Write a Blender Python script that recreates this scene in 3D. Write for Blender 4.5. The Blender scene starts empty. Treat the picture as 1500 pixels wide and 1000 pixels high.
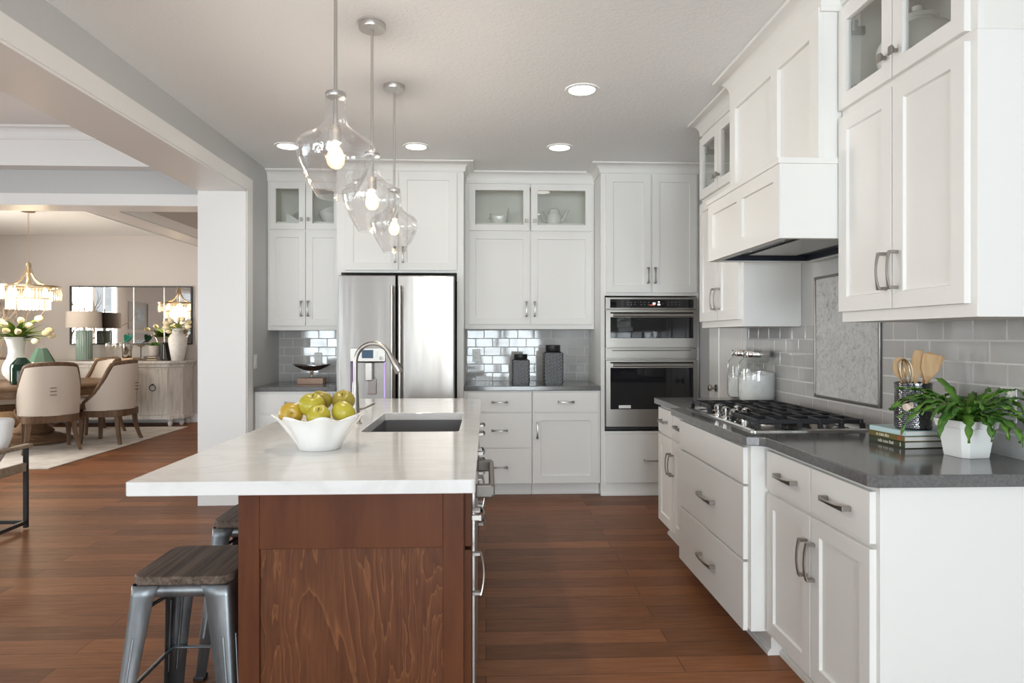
import bpy, bmesh, math, random
from mathutils import Vector, Matrix
random.seed(7)
PI = math.pi
S = bpy.context.scene
COL = S.collection

# ------------------------------------------------------------------ camera
cd = bpy.data.cameras.new('camera'); cam = bpy.data.objects.new('camera', cd); COL.objects.link(cam)
YAW = math.atan(38/955)
cam.location = (0, 0, 1.32)
cam.rotation_euler = (PI/2, 0, -YAW)
cd.sensor_width = 36.0; cd.lens = 955/1500*36.0
cd.shift_y = -6.5/1500
cd.clip_start = 0.05; cd.clip_end = 100
S.camera = cam

# ------------------------------------------------------------------ world, exposure
W = bpy.data.worlds.new('sky'); S.world = W; W.use_nodes = True
W.node_tree.nodes['Background'].inputs[0].default_value = (0.80, 0.90, 1.0, 1)
W.node_tree.nodes['Background'].inputs[1].default_value = 1.0
S.view_settings.view_transform = 'Standard'; S.view_settings.look = 'None'
S.view_settings.gamma = 1.0; S.view_settings.use_curve_mapping = False
S.view_settings.exposure = 0.14
cy = S.cycles
cy.use_denoising = True
cy.max_bounces = 12; cy.diffuse_bounces = 8; cy.glossy_bounces = 5; cy.transmission_bounces = 8; cy.transparent_max_bounces = 24
cy.caustics_reflective = False; cy.caustics_refractive = False
cy.sample_clamp_indirect = 6.0

# daylight through the windows: one area light outside each opening, the corner one added as fill
def area(name, loc, rot, sx, sy, power, color):
    l = bpy.data.lights.new(name, 'AREA'); l.shape = 'RECTANGLE'; l.size = sx; l.size_y = sy; l.energy = power; l.color = color
    o = bpy.data.objects.new(name, l); COL.objects.link(o); o.location = loc; o.rotation_euler = rot
    return o
DAY = (0.845, 0.945, 1.0)
area('daylight_patio', (0.40, -5.00, 1.10), (PI/2+.40, 0, 0), 2.1, 2.5, 350, DAY)        # through window_1
area('daylight_side', (-1.38, -5.00, 1.10), (PI/2+.30, 0, 0), 1.45, 2.5, 75, DAY)        # through window_5, power kept low so the refrigerator reflection does not blow out
area('daylight_rear', (-4.05, -5.00, 1.20), (PI/2+.40, 0, 0), 1.0, 2.1, 160, DAY)        # through window_2
area('corner_fill', (-6.70, -5.00, 1.10), (PI/2+.60, 0, -.25), 2.4, 2.3, 190, DAY)   # fill light added to brighten the rooms, through fill_window
lv = area('daylight_living', (-8.45, 1.2, 1.85), (PI/2-.50, 0, -PI/2), 4.4, 2.2, 75, DAY)  # through window_3: sky light falling inwards and down
lv.data.spread = 2.2
area('daylight_dining', (-8.45, 6.9, 1.45), (PI/2+.10, 0, -PI/2), 1.7, 2.0, 320, (1.0, 0.955, 0.89))  # through window_4

# ------------------------------------------------------------------ materials
def mat(name, color=(0.8,0.8,0.8), rough=0.5, metal=0.0, spec=0.5, coat=0.0, aniso=0.0, emit=None, es=0.0, sheen=0.0):
    m = bpy.data.materials.new(name); m.use_nodes = True
    b = m.node_tree.nodes['Principled BSDF']
    b.inputs['Base Color'].default_value = (*color, 1)
    b.inputs['Roughness'].default_value = rough; b.inputs['Metallic'].default_value = metal
    b.inputs['Specular IOR Level'].default_value = spec
    b.inputs['Coat Weight'].default_value = coat; b.inputs['Coat Roughness'].default_value = 0.05
    b.inputs['Anisotropic'].default_value = aniso
    b.inputs['Sheen Weight'].default_value = sheen
    if emit: b.inputs['Emission Color'].default_value = (*emit, 1); b.inputs['Emission Strength'].default_value = es
    return m
def nt(m): return m.node_tree, m.node_tree.nodes['Principled BSDF']
def node(t, typ, **kw):
    n = t.nodes.new(typ)
    for k, v in kw.items():
        if k.startswith('i_'): n.inputs[k[2:].replace('_', ' ')].default_value = v
        else: setattr(n, k, v)
    return n
def coords(t, scale=(1,1,1), rot=(0,0,0)):
    tc = node(t, 'ShaderNodeTexCoord'); mp = node(t, 'ShaderNodeMapping')
    mp.inputs['Scale'].default_value = scale; mp.inputs['Rotation'].default_value = rot
    t.links.new(tc.outputs['Object'], mp.inputs['Vector'])
    return mp.outputs['Vector']
def ramp(t, fac, stops):
    r = node(t, 'ShaderNodeValToRGB'); t.links.new(fac, r.inputs[0])
    e = r.color_ramp.elements
    while len(e) < len(stops): e.new(0.5)
    for el, (p, c) in zip(e, stops): el.position = p; el.color = (*c, 1)
    return r.outputs[0]
def noise_tex(t, vec, scale, detail=3, rough=0.5, dist=0.0):
    n = node(t, 'ShaderNodeTexNoise'); n.inputs['Scale'].default_value = scale; n.inputs['Detail'].default_value = detail
    n.inputs['Roughness'].default_value = rough; n.inputs['Distortion'].default_value = dist
    t.links.new(vec, n.inputs['Vector']); return n.outputs['Fac']
def bump(m, height, strength, dist):
    t, b = nt(m); n = node(t, 'ShaderNodeBump'); n.inputs['Strength'].default_value = strength; n.inputs['Distance'].default_value = dist
    t.links.new(height, n.inputs['Height']); t.links.new(n.outputs[0], b.inputs['Normal'])
def mixc(t, fac, a, bcol, blend='MIX'):
    n = node(t, 'ShaderNodeMix', data_type='RGBA', blend_type=blend)
    for s, i in ((fac, 0), (a, 6), (bcol, 7)):
        if isinstance(s, (int, float)): n.inputs[i].default_value = s
        elif isinstance(s, tuple): n.inputs[i].default_value = (*s, 1)
        else: t.links.new(s, n.inputs[i])
    return n.outputs[2]
def noisy(name, c1, c2, scale, stretch=(1,1,1), rough=0.5, bs=0.0, bd=0.002, detail=4, lo=0.35, hi=0.65, **kw):
    m = mat(name, c1, rough, **kw); t, b = nt(m)
    f = noise_tex(t, coords(t, stretch), scale, detail)
    t.links.new(ramp(t, f, [(lo, c1), (hi, c2)]), b.inputs['Base Color'])
    if bs: bump(m, f, bs, bd)
    return m
def thin_glass(name, tint=(1,1,1), gloss=0.06, edge=0.45, wavy=0.0, rough=0.0):
    # clear single-wall glass: mostly transparent, glossy towards grazing angles
    m = bpy.data.materials.new(name); m.use_nodes = True; t = m.node_tree; t.nodes.remove(t.nodes['Principled BSDF'])
    out = t.nodes['Material Output']
    tr = node(t, 'ShaderNodeBsdfTransparent'); tr.inputs[0].default_value = (*tint, 1)
    gl = node(t, 'ShaderNodeBsdfGlossy'); gl.inputs['Roughness'].default_value = rough; gl.inputs[0].default_value = (1,1,1,1)
    lw = node(t, 'ShaderNodeLayerWeight'); lw.inputs[0].default_value = 0.5
    pw = node(t, 'ShaderNodeMath', operation='POWER'); pw.inputs[1].default_value = 3.0; t.links.new(lw.outputs['Facing'], pw.inputs[0])
    mr = node(t, 'ShaderNodeMapRange'); mr.inputs['To Min'].default_value = gloss; mr.inputs['To Max'].default_value = edge
    t.links.new(pw.outputs[0], mr.inputs['Value'])
    mx = node(t, 'ShaderNodeMixShader'); t.links.new(mr.outputs[0], mx.inputs[0]); t.links.new(tr.outputs[0], mx.inputs[1]); t.links.new(gl.outputs[0], mx.inputs[2])
    t.links.new(mx.outputs[0], out.inputs[0])
    if wavy:
        f = noise_tex(t, coords(t), 40, 2); bn = node(t, 'ShaderNodeBump'); bn.inputs['Strength'].default_value = wavy; bn.inputs['Distance'].default_value = 0.004
        t.links.new(f, bn.inputs['Height']); t.links.new(bn.outputs[0], gl.inputs['Normal']); t.links.new(bn.outputs[0], lw.inputs['Normal'])
    return m

M = {}
M['cab'] = mat('white_cabinet_paint', (0.82, 0.815, 0.79), 0.45, spec=0.22)
M['trim'] = mat('white_trim_paint', (0.82, 0.81, 0.79), 0.35)
M['inside'] = mat('cabinet_interior', (0.80, 0.79, 0.75), 0.5)
M['wall'] = noisy('grey_wall_paint', (0.52, 0.525, 0.52), (0.53, 0.535, 0.53), 60, rough=0.7, bs=0.05, bd=0.001)
M['wall_warm'] = noisy('greige_wall_paint', (0.56, 0.52, 0.485), (0.57, 0.53, 0.495), 60, rough=0.75, bs=0.05, bd=0.001)
M['ceil'] = mat('ceiling_paint', (0.872, 0.882, 0.880), 0.85, spec=0.2)
t, b = nt(M['ceil']); bump(M['ceil'], noise_tex(t, coords(t), 42, 4, 0.6, 0.8), 0.6, 0.007)
M['steel'] = mat('brushed_steel', (0.42, 0.40, 0.38), 0.30, 1.0, aniso=0.75)
t, b = nt(M['steel']); b.inputs['Anisotropic Rotation'].default_value = 0.25; bump(M['steel'], noise_tex(t, coords(t, (1, 1, 0.08)), 6, 2), 0.30, 0.012)
M['steel_h'] = mat('brushed_steel_trim', (0.40, 0.375, 0.345), 0.30, 1.0)
M['nickel'] = mat('brushed_nickel', (0.38, 0.355, 0.33), 0.32, 1.0)
M['nickel_l'] = mat('satin_nickel', (0.60, 0.575, 0.55), 0.30, 1.0)
M['bar'] = mat('satin_bar_handle', (0.27, 0.25, 0.23), 0.6, 1.0)
M['chrome'] = mat('polished_steel', (0.72, 0.71, 0.69), 0.12, 1.0)
M['black_glass'] = mat('black_oven_glass', (0.012, 0.012, 0.014), 0.04, 0.0, spec=0.6)
M['black'] = mat('matt_black', (0.012, 0.012, 0.013), 0.45)
M['iron'] = mat('cast_iron', (0.018, 0.018, 0.02), 0.42)
M['dark'] = mat('dark_gap', (0.01, 0.01, 0.01), 0.9)
M['hood_black'] = mat('hood_insert_enamel', (0.022, 0.026, 0.04), 0.3)
M['ceramic'] = mat('white_glazed_ceramic', (0.83, 0.82, 0.80), 0.16, coat=0.3)
M['ceramic_matt'] = noisy('chalky_white_ceramic', (0.80, 0.77, 0.73), (0.70, 0.66, 0.62), 14, rough=0.6, bs=0.15)
M['plastic'] = mat('white_plastic', (0.82, 0.82, 0.80), 0.35)
bg = M['bulb_glass'] = thin_glass('lit_bulb_glass', (1, .95, .88), .05, .4)
_o = bg.node_tree.nodes['Material Output']; _l = _o.inputs[0].links[0].from_socket; _a = node(bg.node_tree, 'ShaderNodeAddShader'); _e = node(bg.node_tree, 'ShaderNodeEmission'); _e.inputs[0].default_value = (1.0, .62, .32, 1); _e.inputs[1].default_value = 0.9
bg.node_tree.links.new(_l, _a.inputs[0]); bg.node_tree.links.new(_e.outputs[0], _a.inputs[1]); bg.node_tree.links.new(_a.outputs[0], _o.inputs[0])
M['bulb'] = mat('lit_bulb', (1, 0.8, 0.55), 0.3, emit=(1.0, 0.70, 0.40), es=30)
M['crystal_glow'] = mat('lit_chandelier_bulb', (1, 0.85, 0.6), 0.3, emit=(1.0, 0.76, 0.46), es=9)
M['lens'] = mat('lit_downlight_lens', (1, 1, 1), 0.4, emit=(1.0, 0.93, 0.84), es=6)
M['glass'] = thin_glass('clear_pendant_glass', (0.985, 0.985, 0.985), 0.15, 0.95, 0.6)
M['pane'] = thin_glass('cabinet_glass', (0.95, 0.96, 0.95), 0.04, 0.5)
M['window_pane'] = thin_glass('window_glass', (0.98, 0.98, 0.98), 0.04, 0.5)
M['jar'] = thin_glass('jar_glass', (0.95, 0.96, 0.955), 0.06, 0.9)
M['crystal'] = thin_glass('crystal_glass', (0.98, 0.96, 0.92), 0.12, 0.7, rough=0.05)
M['green_dark'] = mat('dark_green_glass', (0.004, 0.030, 0.016), 0.06, spec=0.35)
M['green_light'] = mat('sea_green_glass', (0.10, 0.20, 0.14), 0.06, spec=0.7, coat=0.5)
M['lamp_glass'] = mat('pale_aqua_glass', (0.27, 0.37, 0.32), 0.22, spec=0.6)
M['linen'] = noisy('linen_fabric', (0.60, 0.53, 0.46), (0.66, 0.60, 0.53), 220, rough=0.9, bs=0.2, bd=0.001, sheen=0.2)
M['shade'] = noisy('lamp_shade_linen', (0.66, 0.58, 0.51), (0.70, 0.62, 0.55), 200, rough=0.9)
M['white_fabric'] = noisy('white_boucle', (0.78, 0.77, 0.76), (0.83, 0.82, 0.81), 150, rough=0.85, bs=0.2, bd=0.001)
M['brass'] = mat('aged_brass', (0.50, 0.40, 0.27), 0.3, 1.0)
M['mirror'] = mat('mirror_glass', (0.80, 0.77, 0.73), 0.015, 1.0)
M['flour'] = noisy('white_flour', (0.88, 0.88, 0.87), (0.82, 0.82, 0.81), 30, rough=0.95, bs=0.3, bd=0.003)
M['terracotta'] = noisy('pale_stoneware', (0.50, 0.44, 0.39), (0.56, 0.50, 0.45), 20, rough=0.7)
M['soil'] = noisy('potting_soil', (0.03, 0.02, 0.012), (0.06, 0.04, 0.025), 60, rough=0.95, bs=0.6, bd=0.006)
M['petal'] = noisy('cream_petal', (0.84, 0.68, 0.36), (0.88, 0.80, 0.58), 16, rough=0.55)
M['stem_green'] = noisy('tulip_leaf', (0.10, 0.20, 0.04), (0.22, 0.30, 0.06), 10, rough=0.5)
M['leaf'] = noisy('fern_leaf', (0.035, 0.12, 0.018), (0.12, 0.25, 0.03), 16, rough=0.38)
M['twig'] = mat('bleached_twig', (0.62, 0.50, 0.38), 0.8)
M['tan'] = noisy('tan_wicker', (0.42, 0.26, 0.13), (0.52, 0.34, 0.18), 60, rough=0.7)
M['teal'] = mat('teal_glaze', (0.02, 0.22, 0.15), 0.2, coat=0.5)
M['paper'] = noisy('page_edges', (0.72, 0.70, 0.66), (0.80, 0.78, 0.75), 300, (1, 1, 8), rough=0.8)
M['book_blue'] = mat('pale_blue_cover', (0.50, 0.66, 0.67), 0.3)
M['book_olive'] = mat('olive_cover', (0.15, 0.12, 0.025), 0.35)
M['book_green'] = mat('dark_green_cover', (0.035, 0.045, 0.02), 0.35)
M['book_black'] = mat('black_cover', (0.015, 0.015, 0.017), 0.4)
M['book_brown'] = mat('brown_cover', (0.08, 0.055, 0.045), 0.5)
M['gold'] = mat('gold_lettering', (0.55, 0.45, 0.28), 0.4)
M['cream_ink'] = mat('cream_lettering', (0.72, 0.68, 0.58), 0.5)
M['red_ink'] = mat('red_mark', (0.45, 0.08, 0.05), 0.5)
M['blue_screen'] = mat('dispenser_screen', (0.10, 0.16, 0.25), 0.1)
M['purple_glow'] = mat('dispenser_lamp', (0.5, 0.4, 0.8), 0.4, emit=(0.62, 0.40, 1.0), es=0.6)
M['digit'] = mat('lit_clock_digit', (1, 0.9, 0.8), 0.4, emit=(1.0, 0.86, 0.7), es=1.6)
M['red_digit'] = mat('lit_red_display', (0.4, 0.05, 0.02), 0.4, emit=(0.9, 0.14, 0.04), es=0.35)
M['sticker'] = mat('paper_sticker', (0.78, 0.78, 0.76), 0.5)
M['copper'] = mat('copper_badge', (0.62, 0.50, 0.42), 0.35, 0.6)
M['rug'] = noisy('cream_wool_rug', (0.66, 0.63, 0.58), (0.55, 0.51, 0.46), 5, rough=0.95, bs=0.4, bd=0.004, detail=8, lo=0.42, hi=0.62)
M['bark'] = M['twig']

def wood(name, dark, light, axis, scale=6.0, rough=0.45, stretch=14, contrast=(0.35, 0.68), bs=0.08, coat=0.0):
    m = mat(name, dark, rough, coat=coat, spec=0.16); t, b = nt(m)
    sc = [stretch]*3; sc[axis] = 1.0
    f = noise_tex(t, coords(t, tuple(sc)), scale*0.35, 6, 0.62, 0.4)
    t.links.new(ramp(t, f, [(contrast[0], dark), (contrast[1], light)]), b.inputs['Base Color'])
    bump(m, f, bs, 0.002); return m
M['dwood'] = wood('dining_oak', (0.16, 0.095, 0.055), (0.27, 0.17, 0.10), 0, 7)
M['chair_wood'] = wood('chair_walnut', (0.11, 0.065, 0.04), (0.19, 0.12, 0.075), 2, 7)
M['block_wood'] = wood('pinkish_wood_block', (0.36, 0.23, 0.17), (0.50, 0.35, 0.27), 0, 9)
M['utensil'] = wood('beech_utensil', (0.48, 0.30, 0.15), (0.60, 0.41, 0.23), 2, 12, 0.55)
M['tray_wood'] = wood('tray_wood', (0.45, 0.32, 0.20), (0.56, 0.42, 0.28), 0, 9)
M['seat_wood'] = wood('stool_elm', (0.050, 0.035, 0.027), (0.165, 0.122, 0.096), 1, 5, 0.5, 30, (0.36, 0.62), 0.5)
M['arm_wood'] = wood('weathered_arm', (0.22, 0.17, 0.12), (0.34, 0.27, 0.20), 0, 8)
# whitewashed sideboard
m = M['washed'] = mat('whitewashed_wood', (0.6, 0.57, 0.53), 0.6); t, b = nt(m)
f = noise_tex(t, coords(t, (10, 10, 1.0)), 3.0, 6, 0.65, 0.5)
t.links.new(ramp(t, f, [(0.30, (0.46, 0.43, 0.39)), (0.50, (0.66, 0.635, 0.60)), (0.70, (0.73, 0.71, 0.68))]), b.inputs['Base Color']); bump(m, f, 0.1, 0.002)
# gunmetal for the stools
m = M['gun'] = mat('gunmetal_stool', (0.22, 0.235, 0.25), 0.42, 0.85); t, b = nt(m)
f = noise_tex(t, coords(t, (3, 3, 0.8)), 6, 4)
t.links.new(ramp(t, f, [(0.3, (0.15, 0.165, 0.175)), (0.7, (0.30, 0.32, 0.335))]), b.inputs['Base Color'])
# stained maple island: plain rails and a figured veneer panel
M['stain'] = wood('stained_maple', (0.082, 0.026, 0.012), (0.130, 0.045, 0.019), 2, 5, 0.42, 9, (0.3, 0.7), 0.04)
m = M['veneer'] = mat('stained_maple_veneer', (0.16, 0.06, 0.03), 0.45, spec=0.22); t, b = nt(m)
v = coords(t, (1.5, 1.0, 0.30))
wn = node(t, 'ShaderNodeTexNoise'); wn.inputs['Scale'].default_value = 2.6; wn.inputs['Detail'].default_value = 5; wn.inputs['Distortion'].default_value = 0.5; t.links.new(v, wn.inputs['Vector'])
vm = node(t, 'ShaderNodeMath', operation='MULTIPLY'); vm.inputs[1].default_value = 24.0; t.links.new(wn.outputs['Fac'], vm.inputs[0])
fr = node(t, 'ShaderNodeMath', operation='FRACT'); t.links.new(vm.outputs[0], fr.inputs[0])
g = noise_tex(t, coords(t, (26, 26, 1.6)), 5, 4)
c1 = ramp(t, fr.outputs[0], [(0.0, (0.100, 0.034, 0.014)), (0.80, (0.128, 0.045, 0.018)), (0.95, (0.185, 0.072, 0.028)), (1.0, (0.085, 0.028, 0.012))])
c2 = ramp(t, g, [(0.3, (0.72, 0.72, 0.72)), (0.7, (1.12, 1.12, 1.12))])
t.links.new(mixc(t, 0.8, c1, c2, 'MULTIPLY'), b.inputs['Base Color'])
# hardwood floor: boards run along X
m = M['floor'] = mat('hickory_floor', (0.2, 0.1, 0.05), 0.36, coat=0.0, spec=0.22); t, b = nt(m)
v = coords(t)
br = node(t, 'ShaderNodeTexBrick'); br.offset = 0.37; br.offset_frequency = 2; br.squash = 1.0
for k, val in (('Scale', 1.0), ('Mortar Size', 0.0016), ('Mortar Smooth', 0.1), ('Bias', 0.0), ('Brick Width', 1.25), ('Row Height', 0.127)): br.inputs[k].default_value = val
br.inputs['Color1'].default_value = (0.300, 0.120, 0.050, 1); br.inputs['Color2'].default_value = (0.155, 0.062, 0.027, 1); br.inputs['Mortar'].default_value = (0.05, 0.022, 0.012, 1)
t.links.new(v, br.inputs['Vector'])
gr = noise_tex(t, coords(t, (1.2, 16, 1)), 4.0, 6, 0.65, 0.5)
gc = ramp(t, gr, [(0.28, (0.70, 0.68, 0.66)), (0.72, (1.22, 1.20, 1.16))])
t.links.new(mixc(t, 0.85, br.outputs['Color'], gc, 'MULTIPLY'), b.inputs['Base Color'])
t.links.new(ramp(t, gr, [(0.3, (0.46, 0.46, 0.46)), (0.75, (0.34, 0.34, 0.34))]), b.inputs['Roughness'])
iv = node(t, 'ShaderNodeMath', operation='SUBTRACT'); iv.inputs[0].default_value = 1.0; t.links.new(br.outputs['Fac'], iv.inputs[1]); bump(m, iv.outputs[0], 0.35, 0.002)
# quartz worktops
m = M['quartz'] = mat('white_quartz', (0.80, 0.79, 0.77), 0.10); t, b = nt(m)
f = noise_tex(t, coords(t, (1, 1.6, 1), (0, 0, 0.5)), 1.5, 8, 0.6, 1.6)
t.links.new(ramp(t, f, [(0.44, (0.765, 0.76, 0.745)), (0.50, (0.715, 0.708, 0.69)), (0.56, (0.765, 0.76, 0.745))]), b.inputs['Base Color'])
m = M['grey_quartz'] = mat('grey_quartz', (0.10, 0.10, 0.10), 0.13, spec=0.6); t, b = nt(m)
f = noise_tex(t, coords(t), 90, 6, 0.7)
t.links.new(ramp(t, f, [(0.35, (0.105, 0.104, 0.104)), (0.65, (0.165, 0.163, 0.163))]), b.inputs['Base Color'])
M['sink'] = mat('grey_composite_sink', (0.13, 0.13, 0.135), 0.4)
M['tile'] = noisy('grey_glazed_tile', (0.43, 0.42, 0.41), (0.46, 0.45, 0.44), 3, rough=0.045, coat=0.0, bs=0.10, bd=0.012, detail=1)
M['grout'] = mat('pale_grout', (0.58, 0.57, 0.56), 0.8)
m = M['marble'] = mat('grey_marble_mosaic', (0.5, 0.5, 0.5), 0.35); t, b = nt(m)
vo = node(t, 'ShaderNodeTexVoronoi'); vo.inputs['Scale'].default_value = 46; t.links.new(coords(t, (1, 1, 0.6), (0.5, 0, 0)), vo.inputs['Vector'])
f = noise_tex(t, coords(t), 22, 8, 0.65, 2.0)
c1 = ramp(t, f, [(0.34, (0.33, 0.34, 0.345)), (0.47, (0.52, 0.52, 0.515)), (0.70, (0.60, 0.60, 0.585))])
sg = ramp(t, vo.outputs['Color'], [(0.0, (0.42, 0.42, 0.42)), (1.0, (0.58, 0.58, 0.58))]); t.links.new(mixc(t, 0.6, c1, sg, 'OVERLAY'), b.inputs['Base Color'])
# canister: pierced diagonal weave; crock: hammered rows
m = M['weave'] = mat('charcoal_lattice', (0.02, 0.02, 0.022), 0.4); t, b = nt(m)
ch = node(t, 'ShaderNodeTexBrick'); ch.offset = 0.5
for k, val in (('Scale', 1.0), ('Mortar Size', 0.0030), ('Brick Width', 0.046), ('Row Height', 0.0185), ('Bias', 0.0), ('Mortar Smooth', 0.3)): ch.inputs[k].default_value = val
ch.inputs['Color1'].default_value = (0.012, 0.012, 0.014, 1); ch.inputs['Color2'].default_value = (0.02, 0.02, 0.022, 1); ch.inputs['Mortar'].default_value = (0.16, 0.165, 0.17, 1)
cx = node(t, 'ShaderNodeTexCoord'); mp = node(t, 'ShaderNodeMapping', vector_type='POINT'); mp.inputs['Rotation'].default_value = (PI/2, 0, 0)
mp2 = node(t, 'ShaderNodeMapping'); mp2.inputs['Rotation'].default_value = (0, 0, 0.95)
t.links.new(cx.outputs['Object'], mp.inputs['Vector']); t.links.new(mp.outputs[0], mp2.inputs['Vector']); t.links.new(mp2.outputs[0], ch.inputs['Vector'])
t.links.new(ch.outputs['Color'], b.inputs['Base Color']); bump(m, ch.outputs['Fac'], 0.8, 0.003)
M['crock'] = mat('black_hammered_metal', (0.010, 0.010, 0.013), 0.16, 0.0, spec=1.0, coat=1.0)
# apples
def apple_mat(name, c1, c2):
    m = mat(name, c1, 0.32); t, b = nt(m)
    f = noise_tex(t, coords(t), 12, 5, 0.6)
    t.links.new(ramp(t, f, [(0.35, c1), (0.68, c2)]), b.inputs['Base Color']); return m
M['apple'] = apple_mat('green_apple_skin', (0.36, 0.31, 0.020), (0.47, 0.40, 0.045))
M['apple_gold'] = apple_mat('golden_apple_skin', (0.46, 0.27, 0.03), (0.44, 0.36, 0.04))
M['apple_dull'] = apple_mat('russet_green_skin', (0.28, 0.22, 0.028), (0.36, 0.28, 0.05))
M['stalk'] = mat('brown_stalk', (0.09, 0.05, 0.03), 0.8)
M['print'] = noisy('grey_art_print', (0.06, 0.06, 0.06), (0.26, 0.25, 0.24), 7, rough=0.4)
M['mat_board'] = mat('mat_board', (0.34, 0.335, 0.32), 0.6)

# ------------------------------------------------------------------ mesh helpers
def obj(name, bm, m, parent=None, local=False, smooth=False, bev=0.0, seg=2, angle=40):
    bmesh.ops.recalc_face_normals(bm, faces=bm.faces[:])
    me = bpy.data.meshes.new(name)
    if parent is not None and not local:
        off = parent.location if parent.parent is None else parent.parent.location
        bmesh.ops.translate(bm, verts=bm.verts[:], vec=-Vector(off))
    bm.to_mesh(me); bm.free()
    o = bpy.data.objects.new(name, me); COL.objects.link(o)
    if isinstance(m, (list, tuple)):
        for k in m: me.materials.append(k)
    else: me.materials.append(m)
    if parent is not None: o.parent = parent
    if smooth:
        for p in me.polygons: p.use_smooth = True
        try: me.set_sharp_from_angle(angle=math.radians(angle))
        except Exception: pass
    if bev:
        md = o.modifiers.new('bevel', 'BEVEL'); md.width = bev; md.segments = seg; md.limit_method = 'ANGLE'; md.angle_limit = math.radians(50)
    return o
def thing(name, label, cat, loc=(0,0,0), rz=0.0, group=None):
    o = bpy.data.objects.new(name, None); COL.objects.link(o); o.location = loc; o.rotation_euler = (0, 0, rz)
    o.empty_display_size = 0.1
    o['label'] = label; o['category'] = cat
    if group: o['group'] = group
    return o
def tag(o, label, cat, group=None, kind=None):
    o['label'] = label; o['category'] = cat
    if group: o['group'] = group
    if kind: o['kind'] = kind
    return o
def struct(name, bm, m, parent=None, **kw):
    o = obj(name, bm, m, parent, **kw); o['kind'] = 'structure'; return o
def dup(root, loc, rz=None, label=None):
    r = root.copy(); COL.objects.link(r); r.location = loc
    if rz is not None: r.rotation_euler = (0, 0, rz)
    if label: r['label'] = label
    for ch in list(root.children):
        c = ch.copy(); COL.objects.link(c); c.parent = r
        for gch in list(ch.children):
            d = gch.copy(); COL.objects.link(d); d.parent = c
    return r
NB = bmesh.new
def box(bm, x0, x1, y0, y1, z0, z1):
    v = [bm.verts.new((x, y, z)) for x in (x0, x1) for y in (y0, y1) for z in (z0, z1)]
    for f in ((0,1,3,2), (4,6,7,5), (0,4,5,1), (2,3,7,6), (0,2,6,4), (1,5,7,3)): bm.faces.new([v[i] for i in f])
    return bm
def B(*a): return box(NB(), *a)
class F:
    """face frame: u across, z up, n out of the face"""
    def __init__(s, k, face): s.k = k; s.f = face
    def __call__(s, u, z, n):
        if s.k == 'back': return (u, s.f - n, z)
        if s.k == 'right': return (s.f - n, u, z)
        return (s.f + n, u, z)
def fbox(bm, f, u0, u1, z0, z1, n0, n1):
    v = [bm.verts.new(f(u, z, n)) for u in (u0, u1) for z in (z0, z1) for n in (n0, n1)]
    for q in ((0,1,3,2), (4,6,7,5), (0,4,5,1), (2,3,7,6), (0,2,6,4), (1,5,7,3)): bm.faces.new([v[i] for i in q])
    return bm
def FB(*a): return fbox(NB(), *a)
def loop4(bm, f, u0, u1, z0, z1, n): return [bm.verts.new(f(u, z, n)) for u, z in ((u0, z0), (u1, z0), (u1, z1), (u0, z1))]
def bridge(bm, a, b):
    n = len(a)
    for i in range(n): bm.faces.new((a[i], a[(i+1) % n], b[(i+1) % n], b[i]))
def shaker_bm(f, u0, u1, z0, z1, n0, n1, rail=0.058, rec=0.010, glass=False, rail_z=None, bm=None):
    bm = bm or NB(); rz = rail_z or rail
    e = 0.0015
    L = [loop4(bm, f, u0, u1, z0, z1, n0), loop4(bm, f, u0, u1, z0, z1, n1 - e), loop4(bm, f, u0+e, u1-e, z0+e, z1-e, n1),
         loop4(bm, f, u0+rail, u1-rail, z0+rz, z1-rz, n1)]
    if glass: L += [loop4(bm, f, u0+rail+.003, u1-rail-.003, z0+rz+.003, z1-rz-.003, n0)]
    else: L += [loop4(bm, f, u0+rail+.004, u1-rail-.004, z0+rz+.004, z1-rz-.004, n1-rec)]
    for a, c in zip(L, L[1:]): bridge(bm, a, c)
    if glass: bridge(bm, L[-1], L[0])
    else: bm.faces.new(L[-1]); bm.faces.new(L[0])
    return bm
def pull_bm(f, cu, cz, n, vertical, L=0.135):
    bm = NB(); rows = []
    def P(a, b, h): return f(cu + (b if vertical else a), cz + (a if vertical else b), n + h)
    K = 12
    for i in range(K+1):
        s = -1 + 2*i/K; a = s*L/2; w = 0.0045 + 0.0050*abs(s)**2.2; h = 0.024 + 0.010*(1 - s*s)
        rows.append([bm.verts.new(P(a, x, h + y)) for x, y in ((-w, 0), (w, 0), (w, 0.006), (-w, 0.006))])
    for r0, r1 in zip(rows, rows[1:]): bridge(bm, r0, r1)
    bm.faces.new(rows[0]); bm.faces.new(rows[-1])
    for sg in (-1, 1):
        a0, a1 = sorted((sg*L/2, sg*(L/2 - 0.011)))
        v = [bm.verts.new(P(a, x, h)) for a in (a0, a1) for x in (-0.0085, 0.0085) for h in (0, 0.026)]
        for q in ((0,1,3,2), (4,6,7,5), (0,4,5,1), (2,3,7,6), (0,2,6,4), (1,5,7,3)): bm.faces.new([v[i] for i in q])
    return bm
def knob_bm(f, cu, cz, n):
    bm = fbox(NB(), f, cu-.005, cu+.005, cz-.006, cz+.006, n, n+.014)
    a = loop4(bm, f, cu-.006, cu+.006, cz-.007, cz+.007, n+.012); c = loop4(bm, f, cu-.011, cu+.011, cz-.016, cz+.016, n+.024); d = loop4(bm, f, cu-.010, cu+.010, cz-.015, cz+.015, n+.028)
    bridge(bm, a, c); bridge(bm, c, d); bm.faces.new(a); bm.faces.new(d); return bm
def add_pull(par, f, cu, cz, n, vertical, L=0.135): return obj('handle', pull_bm(f, cu, cz, n, vertical, L), M['nickel'], par, bev=0.0012, seg=1)
DT = 0.020
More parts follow.
